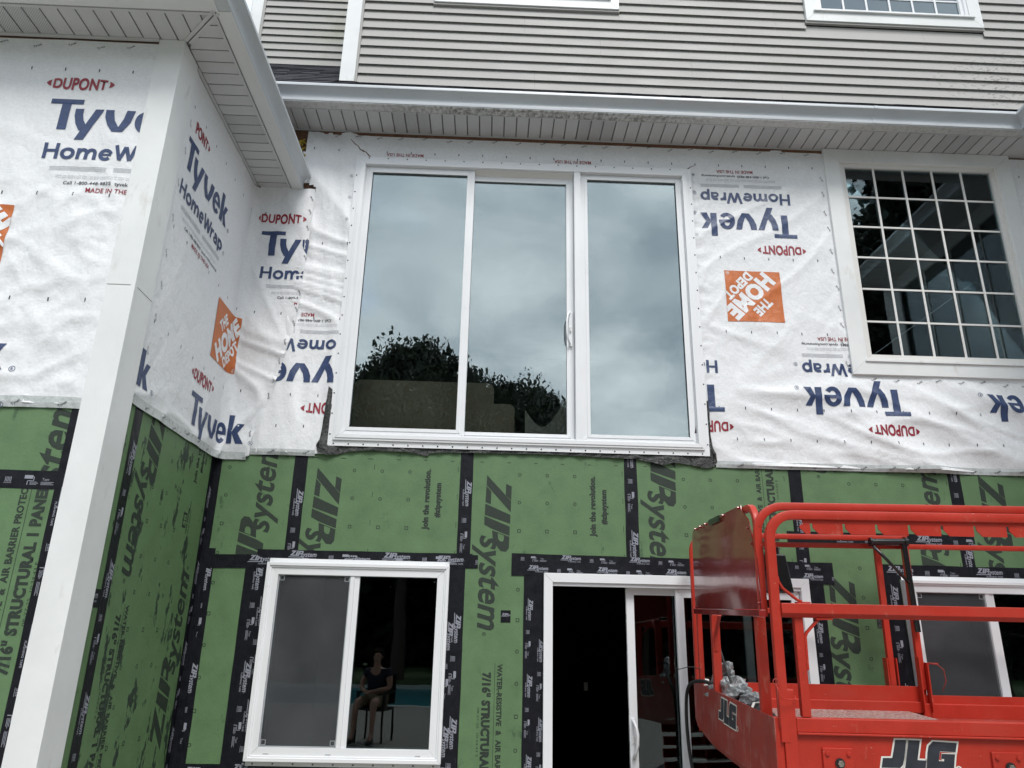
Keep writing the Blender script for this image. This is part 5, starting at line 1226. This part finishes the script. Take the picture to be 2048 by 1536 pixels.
pn = [(1.476, 0.462), (1.478, 0.86), (1.47, 0.925), (1.44, 0.955), (1.40, 0.966), (0.80, 0.976), (0.272, 0.978), (0.262, 0.955), (0.235, 0.925), (0.19, 0.915), (0.15, 0.895), (0.125, 0.862), (0.105, 0.80), (0.100, 0.745), (0.075, 0.742), (0.060, 0.735), (0.052, 0.60), (0.040, 0.50), (0.038, 0.462)]
def bulged(pts, x0, nm, m):
    bm = bmesh.new(); f = bm.faces.new([bm.verts.new((x0, p[0], p[1]+BASE)) for p in pts]); bmesh.ops.triangulate(bm, faces=[f])
    for it in range(5): bmesh.ops.subdivide_edges(bm, edges=[e for e in bm.edges if e.calc_length() > 0.07], cuts=1); bmesh.ops.triangulate(bm, faces=bm.faces)
    for v in bm.verts:
        y, z = v.co.y, v.co.z-BASE; e = min(1, max(0, (1.476-y)/0.3))*min(1, max(0, (y-0.05)/0.3))*min(1, max(0, (z-0.46)/0.1))*min(1, max(0, (0.98-z)/0.12))
        v.co.x = x0-0.010*e-0.004*e*noise.noise((y*2.5, z*3, 4))
    r_ = bmesh.ops.extrude_face_region(bm, geom=bm.faces[:]); 
    for v in [g for g in r_['geom'] if isinstance(g, bmesh.types.BMVert)]: v.co.x += 0.004
    bmesh.ops.recalc_face_normals(bm, faces=bm.faces)
    me = bpy.data.meshes.new(nm); bm.to_mesh(me); bm.free(); o = link(nm, me, m, LIFT, smooth=True, label='big dented sheet-metal panel closing the left end of the guardrail'); me.set_sharp_from_angle(angle=R(40)); return o
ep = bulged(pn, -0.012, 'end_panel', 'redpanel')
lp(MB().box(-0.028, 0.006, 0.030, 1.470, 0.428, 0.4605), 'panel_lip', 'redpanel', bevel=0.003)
mb = MB()
for y in (1.34, 1.20, 1.06, 0.62, 0.30): mb.tube([(-0.014, y, 0.962+0.006*(1.4-y)), (-0.024, y, 0.962+0.006*(1.4-y))], 0.007, 8)
for y, z in ((0.16, 0.85), (0.112, 0.77), (0.06, 0.49), (1.44, 0.47)): mb.tube([(-0.012, y, z), (-0.022, y, z)], 0.006, 8)
lp(mb, 'rivets', 'redpanel', ep)
lp(MB().box(-0.0275, -0.0255, 0.66, 0.93, 0.940, 0.974), 'black_sticker', 'blackmetal', ep)
tp = lp(MB().prism([(0.0, 0.0), (1.664, 0.0), (1.672, -0.02), (1.672, -0.225), (1.60, -0.268), (1.30, -0.300), (0.0, -0.305)], -0.006, 0.0, 'x'), 'toe_plate', 'redscuff', bevel=0.0015, label='scuffed dark red toe plate on the left end')
lp(MB().prism([(0.0, -0.3055), (1.30, -0.3005), (1.60, -0.2685), (1.672, -0.2255), (1.672, -0.245), (1.60, -0.300), (1.30, -0.335), (0.0, -0.345)], 0.02, 0.026, 'x'), 'toe_lip', 'redscuff')
# company letters: dark shapes inside pale outlines
JL = [[(622,990),(745,990),(700,1190),(675,1265),(640,1300),(435,1300),(460,1195),(565,1192)],
      [(768,990),(897,992),(843,1208),(940,1212),(915,1322),(690,1322)],
      [(1040,1000),(1305,1010),(1278,1110),(1105,1106),(1078,1212),(1135,1215),(1141,1190),(1106,1186),(1120,1132),(1268,1135),(1228,1325),(930,1325),(962,1130),(985,1050)]]
def grow(pts, d):
    n = len(pts); out = []; ar = sum(pts[i][0]*pts[(i+1) % n][1]-pts[(i+1) % n][0]*pts[i][1] for i in range(n)); s_ = 1 if ar > 0 else -1
    for i in range(n):
        a, b, c = Vector(pts[i-1]), Vector(pts[i]), Vector(pts[(i+1) % n]); d1 = (b-a).normalized(); d2 = (c-b).normalized()
        n1_, n2_ = Vector((d1.y, -d1.x))*s_, Vector((d2.y, -d2.x))*s_; m_ = (n1_+n2_); m_ = m_/max(0.5, m_.length); k = d/max(0.45, m_.dot(n1_)); out.append(tuple(b+m_*k))
    return out
def decal(fn, parent, name='company_decal'):
    A = Print(); B = Print()
    for p in JL: A.poly(p); B.poly(grow(p, 19))
    B.ringm(1290, 1300, 38, 16); A.ringm(1290, 1300, 20, 5)
    def surf_(k): return lambda u, v, d: fn(u, v, d+k)
    for P, m, k in ((B, 'decal_white', 0.0008), (A, 'decal_dark', 0.0016)):
        P.lay(surf_(k), name, m, parent, 0.0)
side = bpy.data.objects['side_plate']
decal(lambda u, v, d: (0.522+(u-620)*0.000391, 0.008-d, BASE-0.080-(v-990)*0.000363), side)
decal(lambda u, v, d: (-0.006-d, 1.028-(u-435)*0.000462, BASE-0.023-(v-990)*0.000375), tp)
# small fittings: lanyard rings and pins
def ringpath(c, r, n=14): return [(c[0]+r*math.cos(6.283*i/n), c[1], c[2]+r*math.sin(6.283*i/n)) for i in range(n+1)]
lp(MB().tube(ringpath((0.012, -0.012, 0.150), 0.012), 0.0022, 6, (0, 1, 0)), 'pin_ring', 'redscuff', smooth=True)
lp(MB().tube([(0.012, -0.012, 0.138), (0.016, -0.02, 0.12), (0.028, -0.03, 0.085), (0.06, -0.03, 0.078), (0.092, -0.02, 0.08), (0.098, -0.004, 0.092)], 0.0025, 6, (0, 1, 0)), 'lock_pin', 'red', smooth=True)
lp(MB().tube([(0.016, -0.012, 0.13), (0.018, 0.0, 0.06), (0.02, 0.0, -0.03), (0.034, 0.0, -0.06)], 0.002, 6, (0, 1, 0)), 'lanyard', 'redscuff', smooth=True)
lp(MB().tube([(1.51, 1.60, 0.15), (1.56, 1.59, 0.145), (1.60, 1.59, 0.11), (1.605, 1.59, 0.04), (1.58, 1.60, -0.02)], 0.003, 6, (0, 1, 0)), 'lanyard', 'redscuff', smooth=True)
lp(MB().box(1.51, 1.575, 1.60, 1.61, 0.140, 0.150), 'lock_pin', 'red')
cb = lp(MB().prism([(0.12, 0.545), (0.245, 0.545), (0.215, 0.735), (0.12, 0.740)], 0.32, 0.44), 'control_box', 'blackmetal', bevel=0.006, label='black platform control box behind the front post')
lp(MB().tube([(0.19, 0.38, 0.735), (0.19, 0.38, 0.775)], 0.016, 10), 'knob', 'blackmetal', cb, smooth='angle')
# under the deck: frame, scissor arms, chassis, wheels
lp(MB().box(0.1, XE, 0.10, 0.18, -0.345, -0.20).box(0.1, XE, 1.48, 1.56, -0.345, -0.20), 'deck_frame', 'red')
for k in range(4):
    z = -0.42-0.10*k
    lp(MB().sweep([(0.25, 0.30+0.03*(k % 2), z), (2.3, 0.30+0.03*(k % 2), z+0.06)], rprof(0.07, 0.03), (0, 1, 0)), 'scissor_arm', 'red'); lp(MB().sweep([(0.25, 1.33+0.03*(k % 2), z), (2.3, 1.33+0.03*(k % 2), z+0.06)], rprof(0.07, 0.03), (0, 1, 0)), 'scissor_arm', 'red')
lp(MB().box(0.15, 2.40, 0.20, 1.46, -1.10, -0.80), 'chassis', 'redscuff', bevel=0.02)
for wx in (0.45, 2.1):
    for wy in (0.08, 1.56):
        wz = -1.012-0.0
        tr_ = MB().sweep([(wx, wy-0.11, wz), (wx, wy+0.11, wz)], [(0.30*math.cos(6.283*a/24), 0.30*math.sin(6.283*a/24)) for a in range(24)], (0, 0, 1)); tr_ = lp(tr_, 'wheel', 'rubber', bevel=0.02)
        lp(MB().sweep([(wx, wy-0.115, wz), (wx, wy+0.115, wz)], [(0.15*math.cos(6.283*a/16), 0.15*math.sin(6.283*a/16)) for a in range(16)], (0, 0, 1)), 'rim', 'offwhite', tr_)

# loose things on the platform
def crumple(c, r, seed, sub=4, amp=0.30, fq=0.8):
    bm = bmesh.new(); bmesh.ops.create_icosphere(bm, subdivisions=sub, radius=1)
    for v in bm.verts:
        d = v.co.normalized(); k = 1+amp*(1-abs(noise.noise(d*2.2*fq+Vector((seed, 0, 0)))*3))*0.6+amp*0.6*noise.noise(d*5*fq+Vector((0, seed, 0)))
        v.co = Vector((d.x*r[0], d.y*r[1], d.z*r[2]))*k
    me = bpy.data.meshes.new('crumpled'); bm.to_mesh(me); bm.free(); return me
def place(o, P): o.location = lw_(P); return o
bg = link('plastic_bag', crumple((0, 0, 0), (0.085, 0.27, 0.105), 3.3), 'plasticbag', None, label='crumpled grey plastic bag heaped on the left end of the red platform', cat='plastic bag'); place(bg, (0.09, 1.20, -0.040)); bg.rotation_euler = (R(-8), 0, R(3))
bg2 = link('bag_fold', crumple((0, 0, 0), (0.05, 0.14, 0.05), 7.1), 'plasticbag', bg); bg2.location = (0.0, 0.03, 0.115); bg2.rotation_euler = (R(-18), 0, 0)
bg3 = link('bag_fold', crumple((0, 0, 0), (0.05, 0.20, 0.05), 9.4), 'plasticbag', bg); bg3.location = (0.02, -0.32, -0.05); bg3.rotation_euler = (R(8), 0, 0)
dk = link('tool_pouch', crumple((0, 0, 0), (0.07, 0.15, 0.06), 5.2, 3, 0.2), 'rubber', None, smooth=True, label='small black tool pouch with a pale strap beside the grey bag', cat='pouch'); place(dk, (0.10, 0.62, -0.075))
st = MB().sweep([(-0.07, -0.10, 0.03), (-0.03, -0.05, 0.07), (0.03, 0.0, 0.07), (0.08, 0.05, 0.03)], rect_prof(0.012, 0.004), (0, 0, 1)).build('strap', 'offwhite', dk)
d2 = link('drop_cloth', crumple((0, 0, 0), (0.07, 0.14, 0.03), 2.2, 3, 0.3), 'plasticbag', None, label='flattened grey rag lying on the tread plate behind the front post', cat='rag'); place(d2, (0.10, 0.26, -0.13))
ob = link('outlet_box', MB().box(-0.02, 0.02, -0.045, 0.045, -0.04, 0.04).build('x', 'offwhite').data, None, None, label='small white outlet box at the far corner of the red platform', cat='outlet box'); place(ob, (0.03, 1.53, -0.01)); ob.rotation_euler = (0, R(8), 0)
bpy.data.objects.remove(bpy.data.objects['x'])
ob.modifiers.new('bevel', 'BEVEL').width = 0.006
def bez(pts, n=8):
    out = []; P = [Vector(p) for p in pts]
    for i in range(len(P)-1):
        p0, p1, p2, p3 = P[max(i-1, 0)], P[i], P[i+1], P[min(i+2, len(P)-1)]
        for k in range(n):
            t = k/n; out.append(0.5*((2*p1)+(-p0+p2)*t+(2*p0-5*p1+4*p2-p3)*t*t+(-p0+3*p1-3*p2+p3)*t**3))
    out.append(P[-1]); return out
cab = bez([lw_(p) for p in [(0.03, 1.30, 0.015), (0.0, 1.45, 0.02), (-0.04, 1.56, 0.0), (-0.05, 1.66, -0.05), (-0.05, 1.73, -0.14), (-0.05, 1.74, -0.30), (-0.04, 1.70, -0.50), (0.0, 1.6, -0.8), (0.0, 1.3, -1.15)]])
MB().tube(cab, 0.0115, 8, (1, 0, 0)).build('power_cable', 'rubber', None, smooth=True, label='thick black cable drooping off the left end of the red platform', cat='cable')
cab = bez([lw_(p) for p in [(0.08, 1.55, 0.5), (0.07, 1.30, 0.30), (0.07, 1.10, 0.12), (0.09, 0.95, -0.02), (0.10, 0.85, -0.12)]])
MB().tube(cab, 0.008, 8, (1, 0, 0)).build('power_cable', 'rubber', None, smooth=True, label='thin black lead hanging over the grey plastic bag', cat='cable')
cab = bez([lw_(p) for p in [(0.0, 1.47, 0.09), (-0.06, 1.50, 0.10), (-0.13, 1.5, 0.085), (-0.16, 1.5, 0.09)]])
MB().tube(cab, 0.003, 6, (0, 0, 1)).build('tie_wire', 'rubber', None, smooth=True, label='short grey tie wire sticking out left of the lift end', cat='wire')

# ------------------------------------------------------------------ seated onlooker behind the camera, mirrored in the basement pane
def skinmesh(name, verts, edges, rad, m, parent, lv=2, flat=None):
    me = bpy.data.meshes.new(name); me.from_pydata(verts, edges, []); o = bpy.data.objects.new(name, me); COL.objects.link(o)
    o.modifiers.new('s', 'SKIN'); o.modifiers['s'].use_smooth_shade = True
    for i, r in enumerate(rad): me.skin_vertices[0].data[i].radius = r if isinstance(r, tuple) else (r, r)
    me.skin_vertices[0].data[0].use_root = True
    o.modifiers.new('d', 'SUBSURF').levels = lv
    out = bpy.data.meshes.new_from_object(o.evaluated_get(bpy.context.evaluated_depsgraph_get())); bpy.data.objects.remove(o)
    return link(name, out, m, parent, smooth=True)
px0, py0 = -1.75, -7.95
pe = empty('person', (px0, py0, 0), label='seated person in navy shirt and khaki shorts, hands in lap, mirrored in the basement pane', cat='person')
pe.rotation_euler = (0, 0, R(14))
# local: facing +y
def body():
    V = []; E = []; Rr = []
    def add(p, r, par=None):
        V.append(p); Rr.append(r)
        if par is not None: E.append((par, len(V)-1))
        return len(V)-1
    pel = add((0, 0, 0.62), (0.13, 0.11)); sp_ = add((0, -0.02, 0.80), (0.14, 0.10), pel); ch = add((0, -0.01, 1.00), (0.16, 0.11), sp_); nk = add((0, 0.01, 1.13), 0.055, ch)
    hb = add((0, 0.03, 1.20), (0.065, 0.075), nk); ht = add((0, 0.03, 1.30), (0.075, 0.09), hb); add((0, 0.02, 1.36), 0.06, ht)
    for s_ in (-1, 1):
        sh = add((s_*0.19, -0.01, 1.06), 0.06, ch); el = add((s_*0.25, 0.06, 0.82), 0.042, sh); wr = add((s_*0.08, 0.28, 0.76), 0.027, el); add((-s_*0.01, 0.33, 0.75), (0.035, 0.018), wr)
        hp_ = add((s_*0.10, 0.03, 0.60), 0.09, pel); kn = add((s_*0.15, 0.44, 0.62), 0.062, hp_); an = add((s_*0.16, 0.50, 0.16), 0.038, kn); add((s_*0.17, 0.62, 0.07), (0.042, 0.032), an)
    return skinmesh('body', V, E, Rr, 'skin', pe)
body()
for s_ in (-1, 1):      # fingers curled over the opposite forearm
    for k in range(4):
        b_ = (-s_*0.01+(k-1.5)*0.017, 0.345, 0.752); e_ = (b_[0]-s_*0.006, 0.385-0.006*abs(k-1.5), 0.742); f_ = (e_[0], e_[1]+0.012, 0.722)
        skinmesh('finger', [b_, e_, f_], [(0, 1), (1, 2)], [0.009, 0.0085, 0.007], 'skin', pe, 1)
    skinmesh('thumb', [(s_*0.03, 0.315, 0.755), (s_*0.045, 0.35, 0.762), (s_*0.04, 0.375, 0.758)], [(0, 1), (1, 2)], [0.010, 0.009, 0.008], 'skin', pe, 1)
skinmesh('shirt', [(0, 0, 0.66), (0, -0.02, 0.82), (0, -0.01, 1.00), (0, 0, 1.09), (-0.19, -0.01, 1.055), (-0.225, 0.03, 0.93), (0.19, -0.01, 1.055), (0.225, 0.03, 0.93)], [(0, 1), (1, 2), (2, 3), (2, 4), (4, 5), (2, 6), (6, 7)],
         [(0.155, 0.13), (0.16, 0.12), (0.175, 0.125), (0.07, 0.07), 0.075, 0.062, 0.075, 0.062], 'shirt', pe)
skinmesh('shorts', [(0, 0, 0.62), (-0.10, 0.04, 0.60), (-0.14, 0.38, 0.62), (0.10, 0.04, 0.60), (0.14, 0.38, 0.62)], [(0, 1), (1, 2), (0, 3), (3, 4)], [(0.15, 0.125), 0.105, 0.085, 0.105, 0.085], 'shorts', pe)
skinmesh('hair', [(0, -0.02, 1.33), (0, 0.0, 1.385), (0, -0.05, 1.25)], [(0, 1), (0, 2)], [(0.080, 0.080), 0.05, 0.05], 'hair', pe)
for s_ in (-1, 1):
    skinmesh('shoe', [(s_*0.16, 0.48, 0.10), (s_*0.165, 0.56, 0.055), (s_*0.175, 0.70, 0.045)], [(0, 1), (1, 2)], [0.052, (0.05, 0.045), (0.045, 0.032)], 'rubber', pe, 1)
    skinmesh('eye', [(s_*0.03, 0.112, 1.29), (s_*0.03, 0.116, 1.29)], [(0, 1)], [0.004, 0.003], 'rubber', pe, 1)
    skinmesh('ear', [(s_*0.078, 0.02, 1.25), (s_*0.082, 0.018, 1.29)], [(0, 1)], [0.012, 0.014], 'skin', pe, 1)
skinmesh('nose', [(0, 0.115, 1.285), (0, 0.135, 1.255)], [(0, 1)], [0.010, 0.013], 'skin', pe, 1); skinmesh('mouth', [(-0.022, 0.112, 1.222), (0.022, 0.112, 1.222)], [(0, 1)], [0.006, 0.006], 'shirt', pe, 1)
chr_ = empty('patio_chair', (px0, py0, 0), label='black high patio chair under the seated onlooker', cat='chair'); chr_.rotation_euler = (0, 0, R(14))
MB().box(-0.24, 0.24, -0.22, 0.26, 0.47, 0.51).build('seat', 'rubber', chr_, bevel=0.01); MB().box(-0.24, 0.24, -0.26, -0.23, 0.55, 1.02).build('backrest', 'rubber', chr_, bevel=0.01)
for sx_ in (-0.23, 0.23):
    for sy_ in (-0.22, 0.24): MB().tube([(sx_, sy_, 0.0), (sx_*0.96, sy_*0.95, 0.48)], 0.018, 8).build('leg', 'rubber', chr_)
    MB().sweep([(sx_, -0.24, 0.74), (sx_, 0.22, 0.74), (sx_, 0.24, 0.50)], rect_prof(0.03, 0.045), (1, 0, 0)).build('armrest', 'rubber', chr_)
hs = bez([(-4, -6.5, 0.012), (-2.6, -6.9, 0.012), (-1.2, -6.4, 0.012), (0.5, -6.9, 0.012), (2.0, -6.2, 0.012)])
MB().tube(hs, 0.012, 6, (0, 0, 1)).build('garden_hose', 'rubber', None, smooth=True, label='dark hose lying across the patio behind the camera', cat='hose')
for o in bpy.data.objects:
    if o.type == 'MESH' and not o.data.materials: print('no material', o.name)
